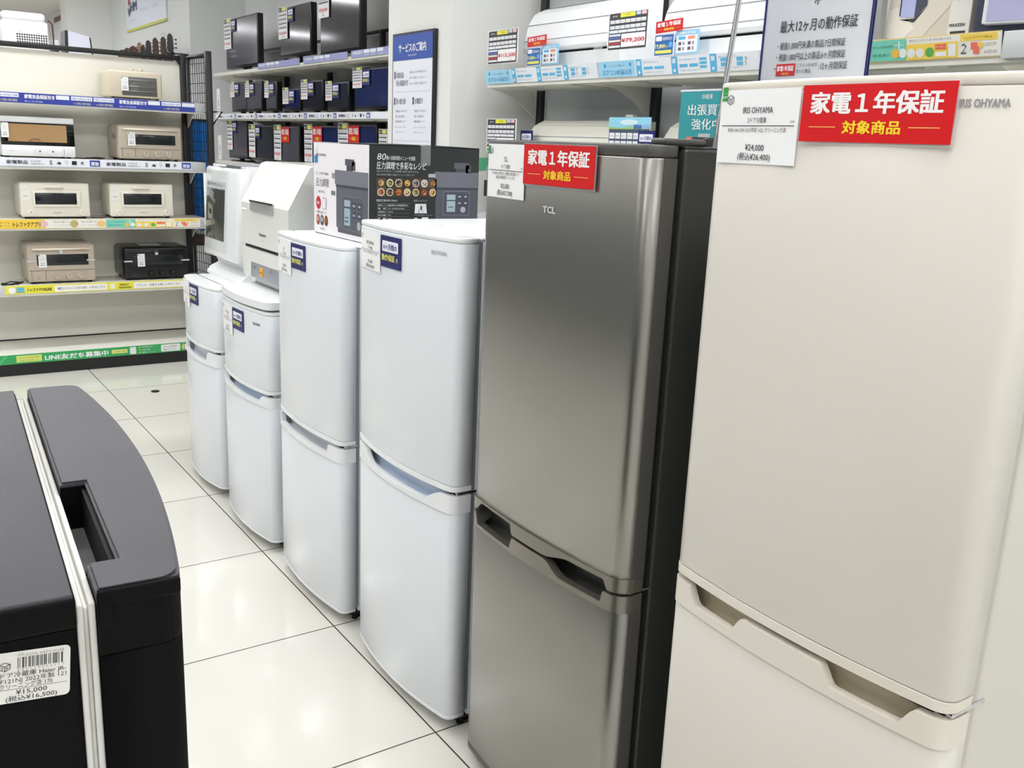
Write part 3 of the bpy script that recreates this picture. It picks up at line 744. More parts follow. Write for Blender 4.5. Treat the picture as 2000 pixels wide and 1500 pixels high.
# ================================================================ toaster ovens on the rack
def small_tag(par, x, z, w=.042, h=.072, y=-.004, price='¥4,400'):
    b = MB(); M = T(x, y, z); b.eps = .0006
    b.box(0, w, 0, .0012, 0, h, (246, 246, 246), M=M)
    b.text('BRUNO' if price == '¥1,100' else 'トースター', w*.5, h*.74, h*.08, (110, 110, 112), 'C', M=M, res=1, w=w*.5)
    b.text('2022年製 中古', w*.5, h*.60, h*.06, (140, 140, 142), 'C', M=M, res=1, w=w*.7)
    b.text('クリーニング済', w*.5, h*.50, h*.06, (140, 140, 142), 'C', M=M, res=1, w=w*.6)
    b.text(price, w*.5, h*.28, h*.10, (70, 70, 72), 'C', bold=.02, M=M, res=1, w=w*.5); b.text('(税込)', w*.5, h*.14, h*.09, (70, 70, 72), 'C', bold=.02, M=M, res=1, w=w*.6)
    b.rect(w*.04, h*.86, w*.2, h*.98, (90, 170, 100), 2, M)
    return b.build('price_tag', par, 'small white price tag')
def knob(par, x, z, r, m, mark=(90, 86, 80), name='knob'):
    b = MB(); b.cyl((x, 0.002, z), (x, -.004, z), r*1.12, m, 24); b.cyl((x, -.004, z), (x, -.017, z), r, m, 24, r1=r*.92)
    b.box(x-.0012, x+.0012, -.0176, -.0168, z, z+r*.8, mark); return b.build(name, par)
def feet(th, W, D, m='rubber'):
    for sx in (-1, 1):
        for y in (.03, D-.03):
            b = MB(); b.cyl((sx*(W/2-.03), y, 0), (sx*(W/2-.03), y, .012), .011, m, 12); b.build('foot', th)
def cord(pts, lab, r=.003):
    b = MB(); b.tube(pts, r, 'cord_black', 6); return b
def oven(label, x, y, z, W, H, D=.25, body='greige', **k):
    th = thing('toaster_oven', label, 'toaster oven', (x, y, z), 0, k.get('group', 'toaster ovens on the rack shelves'))
    r = k.get('r', .015)
    b = MB(); b.box(-W/2, W/2, .004, D, .010, H, body, r, 3); bd = b.build('body', th)
    feet(th, W, D)
    return th, bd
# 1 ivory oven on the top shelf
th, bd = oven('ivory toaster oven alone on the top shelf, heater wires visible in its window', 1.397, 6.0, 1.551, .305, .160, .24, 'oven_sand', r=.022)
b = MB(); b.box(-.145, .145, -.004, .012, .012, .156, 'oven_sand', .012, 3); b.build('front_panel', th)
b = MB(); b.box(-.078, .118, -.0055, -.002, .022, .126, 'inner_grey', .008); b.build('window', th)
b = MB()
for zz in (.048, .075, .110): b.tube([(-.074, -.008, zz), (.114, -.008, zz)], .0010, 'wire_steel', 6)
b.build('heater_wire', th)
b = MB(); b.disc(0, .074, .030, (84, 82, 82), 1, 20, T(-.01, -.0056, 0)); b.disc(0, .074, .027, (104, 102, 100), 2, 20, T(-.01, -.0056, 0)); b.build('fan', th)
for xx in (-.01, .04):
    b = MB(); b.cyl((xx, .05, .158), (xx, .05, .174), .014, 'oven_sand', 16); b.build('knob', th)
small_tag(th, -.083, .048, y=-.012, w=.040, h=.075)
# 2 white oven with amber glass
th, bd = oven('white toaster oven with large amber glass door at the left of the second shelf', .862, 6.0, 1.205, .372, .222, .26, 'white_plastic', r=.008)
b = MB(); b.box(-.186, .186, -.006, .010, .190, .222, 'white_plastic', .004); b.build('top_bar', th)
b = MB(); b.box(-.186, .186, -.004, .006, .068, .190, 'black_gloss', .002); dr = b.build('door', th)
b = MB(); b.box(-.152, .146, -.0052, -.003, .088, .182, 'amber_glass'); b.build('window', dr, 'amber tinted glass')
b = MB(); b.tube([(-.05, -.0062, .092), (-.03, -.0066, .103), (0, -.0066, .105), (.01, -.0062, .094)], .0014, 'wood_dark', 5); b.build('bread_print', dr)
b = MB(); b.box(-.186, .186, -.008, .006, .010, .068, 'white_plastic', .004); pn = b.build('control_panel', th)
for xx in (-.01, .055):
    b = MB(); b.cyl((xx, -.006, .038), (xx, -.016, .038), .017, 'white_plastic', 20); b.box(xx+.008, xx+.016, -.0175, -.016, .034, .042, (70, 70, 72)); b.build('knob', pn)
b = MB(); b.cyl((.125, -.006, .038), (.125, -.018, .038), .017, 'white_plastic', 20); b.box(.123, .127, -.020, -.018, .024, .054, (180, 180, 182)); b.build('knob', pn)
b = MB(); b.text('TOSHIBA', -.14, .034, .007, (190, 190, 192), 'C', M=T(0, -.0082, 0), res=1); b.build('brand_mark', pn)
small_tag(th, -.184, .108, y=-.012, w=.038, h=.078)
b = MB(); b.tube([(1.06, 6.10, 1.210), (1.10, 6.04, 1.210), (1.15, 6.06, 1.211), (1.18, 6.02, 1.210), (1.22, 6.08, 1.212), (1.19, 6.14, 1.214), (1.12, 6.12, 1.210)], .0035, 'cord_black', 6)
tag(b.build('power_cord'), 'black power cord lying on the second shelf between two ovens', 'cord')
# 3 and 6 greige ovens, 7 black one
def greige(label, x, z, H, W, body, side, handle, tagx, black=False, tape=False, group=None):
    th, bd = oven(label, x, 6.0, z, W, H, .26, body, r=.022)
    h = W/2
    b = MB(); b.box(-h+.004, h-.004, -.006, .014, .012, H-.006, body, .012, 3); b.build('front_panel', th)
    b = MB()
    for k in range(3): b.box(-h-.0006, -h+.001, .04, .14, H*.62+k*.009, H*.62+k*.009+.003, 'dark_gap')
    b.build('side_vent', th)
    b = MB(); b.box(-h+.055, h-.040, -.0078, -.004, H*.46, H*.74, 'oven_glass', .008); b.build('window', th)
    b = MB(); b.tube([(-h+.03, -.022, H*.875), (h-.03, -.022, H*.875)], .0055, handle, 10)
    for sx in (-1, 1): b.tube([(sx*(h-.035), -.004, H*.875), (sx*(h-.035), -.022, H*.875)], .004, handle, 8)
    b.build('door_handle', th)
    b = MB(); b.box(-h+.012, h-.012, -.0072, -.0055, H*.335, H*.342, 'dark_gap'); b.box(-h+.095, -h+.0965, -.0072, -.0055, .02, H*.335, 'dark_gap'); b.box(-h+.022, -h+.0235, -.0072, -.0055, .02, H*.335, 'dark_gap'); b.build('panel_line', th)
    for k in range(3): knob(th, -h+.155+k*.064, H*.19, .0175, body).location = (0, -.005, 0)
    b = MB(); b.text('Bake', -h+.058, H*.18, .008, (96, 88, 78) if not black else (120, 120, 122), 'C', M=T(0, -.0064, 0), res=1); b.text('Toast', -h+.058, H*.12, .007, (96, 88, 78) if not black else (120, 120, 122), 'C', M=T(0, -.0064, 0), res=1); b.build('printed_name', th)
    if tagx is not None: small_tag(th, tagx, H*.42, y=-.012, w=.042, h=.076, price='¥5,500')
    if tape:
        b = MB(); b.box(-.075, .05, .08, .20, H+.0004, H+.0015, (210, 204, 194) if not black else (190, 190, 188)); b.build('paper_slip', th, 'paper slip lying on top')
        c = 'holder_clear'
        for sx in (-1, 1): b = MB(); b.box(sx*(h-.002), sx*(h-.05), -.009, -.0075, H*.56, H*.60, c); b.build('packing_tape', th)
        b = MB(); b.box(-.012, .006, -.024 if not black else -.012, -.0075, H*.76, H*.90, c); b.build('packing_tape', th)
    return th
greige('greige toaster oven with a pale bar handle at the right of the second shelf', 1.462, 1.205, .205, .368, 'greige', 'greige_side', 'oven_ivory', -.128)
greige('greige toaster oven with packing tape at the left of the lowest shelf', .935, .499, .228, .368, 'greige', 'greige_side', 'oven_ivory', -.122, tape=True)
greige('black toaster oven with packing tape at the right of the lowest shelf', 1.468, .499, .200, .388, 'oven_black', 'oven_black', 'oven_black', -.115, black=True, tape=True)
b = MB(); b.tube([(.74, 6.10, 0.503), (.70, 6.02, 0.503), (.66, 6.0, 0.503), (.63, 6.03, 0.504), (.67, 6.06, 0.511), (.72, 6.02, 0.511), (.69, 5.995, 0.511), (.64, 6.0, 0.503)], .0035, 'cord_black', 6)
b.box(.615, .645, 5.992, 6.008, .4995, .514, 'rubber', .003)
tag(b.build('power_cord'), 'coiled black power cord left of the greige oven on the lowest shelf', 'cord')
# 4, 5 cream ovens
def cream(label, x, W=.36):
    th, bd = oven(label, x, 6.0, .869, W, .200, .25, 'oven_cream', r=.02)
    h = W/2
    b = MB(); b.box(-h, h, -.008, .012, .012, .202, 'oven_cream', .014, 3); fp = b.build('front_panel', th)
    b = MB(); b.rrect(-h+.060, .062, h-.045, .166, .02, (214, 208, 192), 1, T(0, -.0078, 0), 5); b.box(-h+.064, h-.049, -.0125, -.007, .066, .162, 'oven_cream', .018, 3); b.build('window_frame', fp)
    b = MB(); b.box(-h+.075, h-.070, -.0135, -.011, .082, .146, 'oven_glass', .009); b.build('window', fp)
    b = MB(); b.box(-.055, .045, -.020, -.006, .172, .184, 'oven_ivory', .004); b.build('door_handle', fp)
    knob(th, -h+.048, .034, .0155, 'oven_cream').location = (0, -.007, 0); knob(th, h-.044, .034, .0155, 'oven_cream').location = (0, -.007, 0)
    b = MB(); b.text('BALMUDA', .005, .032, .009, (150, 142, 126), 'C', bold=.02, M=T(0, -.0084, 0), res=1); b.build('brand_mark', th)
    b = MB(); M = T(-h+.008, -.0095, .105); b.rect(0, 0, .042, .085, (240, 238, 230), 1, M); b.text('¥13,200', .021, .02, .009, (90, 88, 84), 'C', bold=.02, M=M, res=1, w=.022); b.text('トースター', .021, .055, .007, (130, 128, 124), 'C', M=M, res=1, w=.026); b.build('price_sticker', th, 'small white price sticker')
cream('cream toaster oven with rounded window, left one on the third shelf', .926, .362)
cream('cream toaster oven with rounded window, right one on the third shelf', 1.398, .362)
b = MB(); b.tube([(1.115, 6.03, .873), (1.16, 6.01, .873), (1.20, 6.05, .873)], .003, 'cord_black', 6)
tag(b.build('power_cord'), 'short black power cord on the third shelf between the cream ovens', 'cord')
# ================================================================ dishwashers and carton standing on the refrigerators
def dishwasher_glass():
    th = thing('dishwasher', 'white countertop dishwasher with tall smoked glass window', 'dishwasher', (1.150, 3.735, .822), FACE_MX)
    h = .205
    b = MB(); b.prism([(.012, 0), (.012, .010), (.03, .030), (.06, .044), (.30, .044), (.30, 0)], -.205, .215, 'white_plastic', 'x'); b.box(-.20, .21, .02, .295, .0, .003, 'dark_gap'); b.build('base', th)
    b = MB(); b.prism([(.060, .044), (.040, .085), (.050, .44), (.30, .44), (.30, .044)], -h+.006, h-.006, 'white_gloss', 'x'); b.build('cabinet', th)
    # leaning door with rounded edges
    Md = T(0, .0, .080) @ RX(-math.radians(3.4))
    b = MB(); b.box(-h, h, 0, .05, .0, .352, 'white_gloss', .014, 3, M=Md); dr = b.build('door', th)
    b = MB(); b.box(-.190, .085, -.0015, .003, .026, .338, mat('pale_glass', (214, 219, 219), 0.1, vary=.02), .004, M=Md); b.build('glass_plate', dr)
    b = MB(); b.box(-.172, .055, -.0035, .0, .070, .268, 'smoked_window', .004, M=Md); b.build('window', dr, 'smoked see-through window')
    b = MB(); M = Md @ T(0, -.0022, 0); b.rect(-.172, .272, .060, .296, (196, 200, 202), 1, M); b.text('温すすぎ 50℃ メニュー', -.165, .278, .015, (86, 88, 92), 'L', bold=.03, M=M, res=1, w=.20); b.build('menu_strip', dr)
    b = MB(); b.prism([(-.125, .03), (.150, .03), (.125, .125), (-.095, .125)], .4405, .4425, 'panel_grey', 'z'); b.box(-.02, .06, .006, .022, .436, .4415, 'white_plastic', .003); b.build('control_panel', th, 'grey touch panel on the top')
    b = MB(); b.box(-.204, -.198, .01, .02, .16, .40, (244, 244, 244)); b.text('AINX', 0, 0, .01, (150, 150, 150), 'C', M=T(-.2, .0, .2), res=1); b.build('paper_tag', th)
dishwasher_glass()
def dishwasher_panel():
    th = thing('dishwasher', 'glossy white countertop dishwasher with grey handle and orange button', 'dishwasher', (1.130, 3.158, .862), FACE_MX)
    h = .225
    b = MB(); b.prism([(.035, .0), (.0, .030), (-.004, .130), (.30, .130), (.30, .0)], -h, h, 'warm_white_gloss', 'x'); b.build('lower_panel', th)
    b = MB(); b.box(-h+.01, h-.01, .006, .29, .130, .142, 'dark_gap'); b.build('panel_gap', th)
    b = MB(); b.prism([(-.002, .142), (-.002, .286), (.072, .420), (.090, .427), (.31, .427), (.31, .142)], -h, h, 'warm_white_gloss', 'x'); dr = b.build('upper_door', th)
    b = MB(); b.box(-.118, .095, -.010, .0, .262, .298, 'silver_grey', .003); b.box(-.118, .095, -.0115, -.006, .293, .298, 'dark_gap'); b.build('handle', dr, 'grey flat handle')
    b = MB(); M = T(0, -.0032, 0); b.text('Panasonic', -.012, .182, .013, (40, 40, 42), 'C', bold=.03, M=M, w=.065); b.text('NP-TR9', -.012, .164, .007, (120, 120, 120), 'C', M=M, res=1); b.build('brand_mark', dr)
    Mp = T(0, -.0035, 0) @ RX(-math.radians(2.0))
    b = MB(); b.box(-.140, .160, -.0015, .001, .030, .104, 'panel_grey', .002, M=Mp); cp = b.build('button_panel', th)
    b = MB(); b.box(-.045, -.015, -.0045, -.001, .042, .072, flat((238, 168, 52)), .002, M=Mp); b.box(-.036, -.024, -.005, -.004, .052, .058, (90, 60, 20), M=Mp); b.build('button', cp, 'orange start button')
    b = MB()
    for x, z in ((-.10, .085), (-.06, .09), (.03, .085), (.03, .07), (-.09, .045), (.02, .048), (.05, .05), (.08, .045), (.08, .08)): b.rect(x, z, x+.022, z+.006, (190, 192, 198), 3, Mp)
    b.text('標準', -.1, .06, .012, (80, 82, 88), 'C', L=4, M=Mp, res=1); b.text('電源', .06, .066, .012, (80, 82, 88), 'C', L=4, M=Mp, res=1)
    b.build('panel_print', cp)
    b = MB(); b.box(-.215, -.170, .0, .0012, -.06, .10, (243, 243, 240), M=T(0, .074, .40) @ RX(-math.radians(28)) @ T(0, -.004, -.10)); b.build('price_tag', th)
dishwasher_panel()

def cooker_picture(b, M, u0, u1, vt, full=True, lid=.035, shift=0):
    g1 = (104, 105, 116); g2 = (84, 85, 96)
    b.rect(u0, .0, u1, vt-lid, g2, 1, M); b.rect(u0-.004, vt-lid, u1, vt, g1, 2, M); b.rect(u0-.004, vt-lid-.004, u1, vt-lid, (56, 57, 66), 3, M)
def carton():
    X0, Y0, Z0 = 1.134, 2.36, 1.101; A, B_, Hc = .345, .375, .264
    th = thing('product_carton', 'pressure cooker carton with black front and white left side on a white refrigerator', 'carton', (X0+A/2, Y0+B_/2, Z0))
    b = WB(th); b.box(X0, X0+A, Y0, Y0+B_, Z0, Z0+Hc, 'carton_black', .0015, 1); b.build('box', th)
    b = WB(th); b.box(X0-.001, X0+.0005, Y0+.001, Y0+B_-.001, Z0+.0015, Z0+Hc-.001, 'carton_white'); b.box(X0+.0, X0+.02, Y0+.001, Y0+B_, Z0+Hc, Z0+Hc+.0008, 'carton_white'); b.build('white_side', th)
    b = WB(th)
    P = []
    for k in range(9): P.append((X0+A*k/8, Z0+Hc+.0015+.003*math.sin(PI*k/8)))
    b.slab([p[0] for p in P], [Y0-.001]*9, [Y0+B_*.5]*9, [Z0+Hc]*9, [p[1] for p in P], 'carton_black'); b.build('flap', th)
    b = WB(th); b.box(X0+.155, X0+.185, Y0-.0016, Y0+.0, Z0+Hc-.05, Z0+Hc+.0055, 'clear_acrylic'); b.box(X0+.150, X0+.168, Y0-.003, Y0+.002, Z0+Hc+.003, Z0+Hc+.0075, 'holder_clear', .001); b.build('packing_tape', th)
    # white side print
    b = WB(th); M = T(X0-.0012, Y0+B_, Z0) @ RZ(-PI/2); ink = (96, 92, 98)
    cooker = (108, 109, 120)
    b.rect(.165, .030, B_-.001, .150, (98, 99, 110), 1, M); b.rect(.155, .150, B_-.001, .190, (122, 123, 134), 1, M); b.rect(.163, .143, B_-.001, .150, (64, 65, 74), 2, M); b.rect(.175, .016, B_-.001, .030, (80, 81, 90), 1, M)
    b.rect(.235, .190, .275, .205, (70, 71, 80), 1, M); b.rect(.225, .205, .285, .222, (88, 89, 98), 1, M); b.rect(.27, .192, .292, .216, (78, 79, 88), 1, M)
    b.rect(.135, .165, .158, .180, (150, 150, 156), 2, M); b.rect(.130, .118, .158, .130, (120, 120, 126), 2, M)
    b.rrect(.205, .026, .345, .122, .01, (112, 113, 124), 2, M); b.rrect(.208, .029, .342, .119, .01, (88, 89, 100), 3, M)
    b.rect(.222, .040, .262, .110, (160, 182, 192), 4, M); b.rect(.222, .088, .262, .092, (60, 70, 80), 5, M); b.rect(.228, .06, .252, .064, (96, 112, 122), 5, M); b.rect(.228, .048, .25, .054, (96, 112, 122), 5, M)
    for u in (.275, .31):
        for v in (.062, .088): b.rrect(u, v, u+.024, v+.018, .003, (66, 68, 80), 4, M); b.rect(u+.005, v+.006, u+.019, v+.012, (170, 174, 184), 5, M)
    b.disc(.318, .044, .012, (176, 176, 184), 4, 20, M)
    b.text('IRIS OHYAMA', .022, .225, .010, (90, 88, 94), 'L', bold=.02, M=M, w=.072)
    b.rect(.008, .205, .032, .226, (52, 140, 200), 3, M); b.rect(.008, .228, .03, .25, (226, 226, 232), 2, M)
    b.text('おいしさ 時短で本格調理', .02, .172, .009, ink, 'L', M=M, res=1, w=.09)
    b.text('圧力調理', .02, .140, .026, ink, 'L', M=M, w=.092)
    b.text('電気圧力鍋 4.0L', .035, .120, .008, ink, 'L', M=M, res=1, w=.05)
    b.disc(.036, .090, .017, (200, 24, 44), 2, 24, M, ry=.019); b.text('4.0L', .036, .086, .012, W_, 'C', bold=.03, L=3, M=M, w=.02)
    b.rrect(.066, .073, .094, .106, .004, (170, 168, 174), 2, M); b.rrect(.068, .075, .092, .104, .003, (240, 236, 240), 3, M)
    b.text('80種類の自動メニュー', .022, .060, .008, ink, 'L', M=M, res=1, w=.075)
    for u, c, d in ((.032, (150, 70, 50), (220, 180, 150)), (.062, (70, 66, 64), (190, 186, 180)), (.092, (128, 60, 26), (180, 96, 40))): b.disc(u, .040, .0125, c, 2, 18, M, ry=.0155); b.disc(u, .042, .008, d, 3, 12, M)
    b.text('PMPC-MA4', .05, .012, .008, ink, 'L', bold=.02, M=M, res=1, w=.032)
    b.build('side_print', th)
    # black front print
    b = WB(th); M = T(X0, Y0-.0003, Z0); wht = (226, 228, 224)
    b.text('80', .022, .226, .024, wht, 'L', M=M, slant=.15, w=.026); b.text('種の自動調理メニューを搭載', .050, .227, .012, wht, 'L', M=M, res=1, w=.088)
    b.text('圧力調理で多彩なレシピ', .022, .203, .0215, wht, 'L', bold=.015, M=M, w=.150)
    b.text('内部の圧力を高めることで短時間で素材の旨みを引き出し', .022, .194, .006, (170, 172, 170), 'L', M=M, res=1, w=.128); b.text('煮込み料理や炊飯など幅広いメニューに対応します', .022, .185, .006, (170, 172, 170), 'L', M=M, res=1, w=.115)
    rr = random.Random(3); cols = ((196, 160, 120), (150, 140, 60), (60, 40, 28), (214, 170, 60), (60, 70, 100), (200, 196, 188), (150, 100, 30), (176, 90, 60), (50, 46, 36), (206, 110, 40), (210, 180, 110), (140, 120, 40), (160, 80, 40), (200, 160, 70))
    for k in range(14):
        u = .0225+(k % 7)*.0265; v = .1655-(k//7)*.0245
        b.rect(u, v-.0115, u+.0255, v+.0125, (cols[(k*5+3) % 14][0]//3+20, cols[(k*5+3) % 14][1]//3+16, cols[(k*5+3) % 14][2]//3+14), 1, M)
        b.disc(u+.0127, v, .0105, (226, 220, 210) if k % 3 else (60, 50, 40), 2, 16, M); b.disc(u+.0127, v, .0085, cols[k], 3, 14, M)
        for q in range(5): a = rr.random()*6.28; b.disc(u+.0127+.0045*math.cos(a), v+.0045*math.sin(a), .0022, cols[(k+q*3+1) % 14], 4, 8, M)
    b.text('電気圧力鍋 PMPC-MA4-H', .022, .116, .007, wht, 'L', M=M, res=1, w=.062)
    for k in range(6):
        v = .1105-k*.0088
        b.rect(.022, v, .122, v+.0004, (150, 154, 152), 2, M)
        if k < 5: b.text(('調理モード', '電  源', '消費電力', '満水容量', '質  量')[k], .026, v-.0065, .005, wht, 'L', M=M, res=1, w=.024); b.text(('自動調理/圧力/低温調理/煮込み', 'AC 100V(50/60Hz)', '1000W', '4.0L', '5.1kg')[k], .056, v-.0065, .005, wht, 'L', M=M, res=1, w=(.062, .050, .016, .010, .012)[k])
    b.rect(.052, .0665, .0525, .1105, (150, 154, 152), 2, M)
    b.text('別売レシピブック', .136, .116, .006, (190, 190, 190), 'L', M=M, res=1, w=.04)
    for u, s_ in ((.138, .002), (.152, -.001), (.165, -.003)): b.rect(u, .084, u+.012, .110, (230, 230, 232), 2+int(u*100) % 3, M, sk=s_)
    b.rect(.156, .093, .161, .104, (120, 40, 30), 6, M)
    b.text('アプリの使い方は詳しくはこちらから', .136, .0770, .005, (180, 180, 180), 'L', M=M, res=1, w=.06)
    b.rrect(.138, .054, .148, .072, .002, wht, 2, M); b.rrect(.1395, .0575, .1465, .069, .001, (50, 54, 54), 3, M); b.rect(.162, .053, .182, .073, (232, 234, 234), 2, M)
    # cooker picture on the right
    u0, u1 = .200, A-.003
    b.rect(u0+.004, .036, u1, .155, (84, 85, 96), 1, M); b.rect(u0, .155, u1, .198, (110, 111, 122), 1, M); b.rect(u0, .150, u1, .155, (58, 59, 68), 2, M); b.rect(u0+.016, .020, u1-.01, .036, (60, 61, 70), 1, M)
    b.rect(.268, .198, .308, .208, (70, 71, 80), 1, M); b.rect(.262, .208, .312, .224, (90, 91, 100), 1, M); b.rect(.30, .196, .318, .218, (80, 81, 90), 1, M)
    b.rect(.180, .182, .202, .192, (170, 172, 176), 2, M)
    b.rrect(.228, .078, .316, .146, .006, (120, 121, 132), 2, M); b.rrect(.230, .080, .314, .144, .006, (78, 79, 90), 3, M)
    b.rect(.240, .088, .268, .136, (168, 188, 196), 4, M); b.rect(.240, .118, .268, .121, (60, 70, 80), 5, M); b.rect(.244, .1, .262, .103, (96, 112, 122), 5, M)
    for u in (.274, .294):
        for v in (.106, .124): b.rrect(u, v, u+.015, v+.013, .002, (60, 62, 74), 4, M); b.rect(u+.003, v+.004, u+.012, v+.009, (170, 174, 184), 5, M)
    b.disc(.294, .094, .0085, (178, 178, 186), 4, 20, M)
    b.build('front_print', th)
carton()
b = MB(); b.box(1.13, 1.17, 2.02, 2.10, 1.1805, 1.188, 'white_plastic', .002); tag(b.build('plastic_clip'), 'small white plastic piece lying on top of the tall white refrigerator', 'plastic piece')
# ================================================================ wall shelving with televisions (fronts look along -X)
def wall_shelving(label, ups, ya, yb, shelves, xf, top, loc, rail=None):
    th = thing('wall_shelving', label, 'wall shelving', loc)
    for y in ups:
        b = WB(th); b.box(3.075, 3.105, y-.02, y+.02, 0, top, 'black_metal', .002); b.build('upright', th)
    for i in range(len(ups)-1):
        b = WB(th); b.box(3.108, 3.118, ups[i+1]+.021, ups[i]-.021, .1, top-.12 if rail is None else rail, 'rack_panel_cool'); b.build('back_panel', th)
    b = WB(th); b.box(3.08, 3.10, yb, ya, top-.02, top, 'black_metal', .002); b.build('top_rail', th)
    out = []
    for z in shelves:
        b = WB(th); b.box(xf, 3.07, yb, ya, z-.028, z, 'shelf_white', .003)
        for k in range(int((ya-yb)/.45)): b.box(xf+.04, 3.05, yb+.05+k*.45, yb+.45+k*.45-.03, z-.036, z-.027, 'shelf_white')
        sh = b.build('shelf', th)
        for y in ups:
            b = WB(th); P = [(xf+.03, z-.028), (3.07, z-.028), (3.07, z-.17), (3.04, z-.15)]
            for k in range(1, 7):
                t = k/7; P.append((3.04*(1-t)+(xf+.03)*t, z-.15+.11*(1-(1-t)**2.2)))
            b.prism(P, y+.0205, y+.026, 'shelf_white', 'y'); b.build('bracket', sh)
        out.append(sh)
    return th, out
TVS, tvsh = wall_shelving('white wall shelving carrying three rows of used televisions', (8.93, 8.03, 7.13, 6.23, 5.33), 8.82, 5.2, (1.90, 1.535, 1.155, .60), 2.72, 2.12, (3.1, 7.0, 0), rail=2.09)
def xstrip(par, th, x, y, z, L, h, draw, lab=None, tilt=0.0, name='shelf_strip'):
    b = WB(th); M = T(x, y, z) @ RZ(-PI/2) @ RX(tilt); b.eps = .0012
    b.box(0, L, 0, .001, 0, h, (246, 246, 246), M=M); draw(b, M, L, h); return b.build(name, par, lab)
def draw_pale_blue(b, M, L, h):
    b.rect(0, 0, L, h, (150, 156, 206), 1, M); x = .02
    while x < L-.46:
        b.text('家電全品保証付き', x+.01, h*.45, h*.45, W_, 'L', bold=.02, M=M, res=1, w=.14)
        for a in (.17, .26, .36): b.rect(x+a, h*.48, x+a+.08, h*.92, (234, 236, 246), 2, M); b.text('6ヶ月間保証', x+a+.005, h*.1, h*.3, (226, 226, 214), 'L', M=M, res=1, w=.07)
        x += .49
for y0, L in ((7.66, .86), (6.72, .74), (5.92, .70)): xstrip(tvsh[0], TVS, 2.715, y0, 1.887, L, .044, draw_pale_blue, 'pale blue guarantee strip')
b = WB(TVS); b.box(2.712, 2.7155, 5.2, 8.78, 1.513, 1.555, 'holder_clear'); b.build('price_rail', tvsh[1])
xstrip(tvsh[1], TVS, 2.7105, 8.76, 1.512, 3.5, .040, lambda b, M, L, h: draw_kaitori(b, M, L, h, start=.05), 'white strip with small appliance icons')

def pop_card(par, w, h, M, price='¥12,980', tone=(58, 58, 64), eps=.0015, cells=5, big=False):
    """dark framed specification card with a grid of white cells, a yellow field and a red price"""
    b = MB(); b.eps = eps
    b.box(0, w, 0, .002, 0, h, (246, 246, 246), M=M)
    b.rect(w*.03, h*.02, w*.97, h*.98, tone, 1, M)
    b.text('SHARP' if not big else 'AIR CON', w*.17, h*.885, h*.05, W_, 'C', bold=.02, M=M, res=1)
    b.rect(w*.31, h*.86, w*.68, h*.97, (238, 232, 60), 2, M); b.text('2020年製', w*.5, h*.895, h*.05, (120, 110, 30), 'C', L=3, M=M, res=1)
    b.rect(w*.70, h*.88, w*.81, h*.97, (190, 210, 240), 2, M); b.rect(w*.83, h*.88, w*.95, h*.97, (240, 196, 196), 2, M)
    n = 7 if big else cells
    for r in range(2):
        for k in range(n if big else 3):
            nn = n if big else 3
            a = w*(.05+.9*k/nn); b.rect(a+w*.006, h*(.71-.15*r), a+w*(.9/nn)-w*.006, h*(.80-.15*r), (246, 246, 248), 2, M)
            b.text('省エネ', a+w*.45/nn, h*(.735-.15*r), h*.035, (120, 120, 126), 'C', L=3, M=M, res=1, w=w*.6/nn)
    for k in range(4): b.rect(w*(.05+.225*k), h*.455, w*(.05+.225*k+.215), h*.53, (236, 238, 244), 2, M)
    for k, c in enumerate(((226, 232, 246), (90, 110, 180), (236, 226, 226), (180, 60, 60), (240, 240, 240))): b.rect(w*.05, h*(.37-.075*k), w*.34, h*(.425-.075*k), c, 2, M)
    b.rect(w*.36, h*.07, w*.95, h*.42, (250, 248, 248), 2, M)
    b.text(price, w*.655, h*.19, h*.15, (214, 44, 60), 'C', bold=.02, L=3, M=M, res=2, w=w*.56)
    b.text('(税込)', w*.8, h*.09, h*.045, (214, 90, 96), 'C', L=3, M=M, res=1)
    return b.build('price_card', par, 'dark grid price card')
def tv_card(par, M, w, h, price):
    b = MB(); b.eps = .0015
    b.box(0, w, 0, .002, 0, h, (240, 240, 242), M=M)
    b.rect(w*.06, h*.84, w*.94, h*.98, (70, 70, 78), 1, M); b.rect(w*.45, h*.86, w*.92, h*.97, (230, 228, 110), 2, M); b.text('液晶TV', w*.24, h*.885, h*.05, W_, 'C', L=3, M=M, res=1)
    for r in range(4): b.rect(w*.06, h*(.72-.13*r), w*.94, h*(.755-.13*r), (70, 70, 78), 1, M); b.text('録画 HDMI USB', w*.5, h*(.775-.13*r), h*.045, (110, 110, 118), 'C', L=2, M=M, res=1, w=w*.8)
    b.text(price, w*.5, h*.14, h*.12, (226, 90, 96), 'C', bold=.02, L=2, M=M, res=1, w=w*.8)
    b.text('税込', w*.5, h*.04, h*.06, (130, 130, 136), 'C', L=2, M=M, res=1)
    return b.build('price_card', par, 'white and black price card')
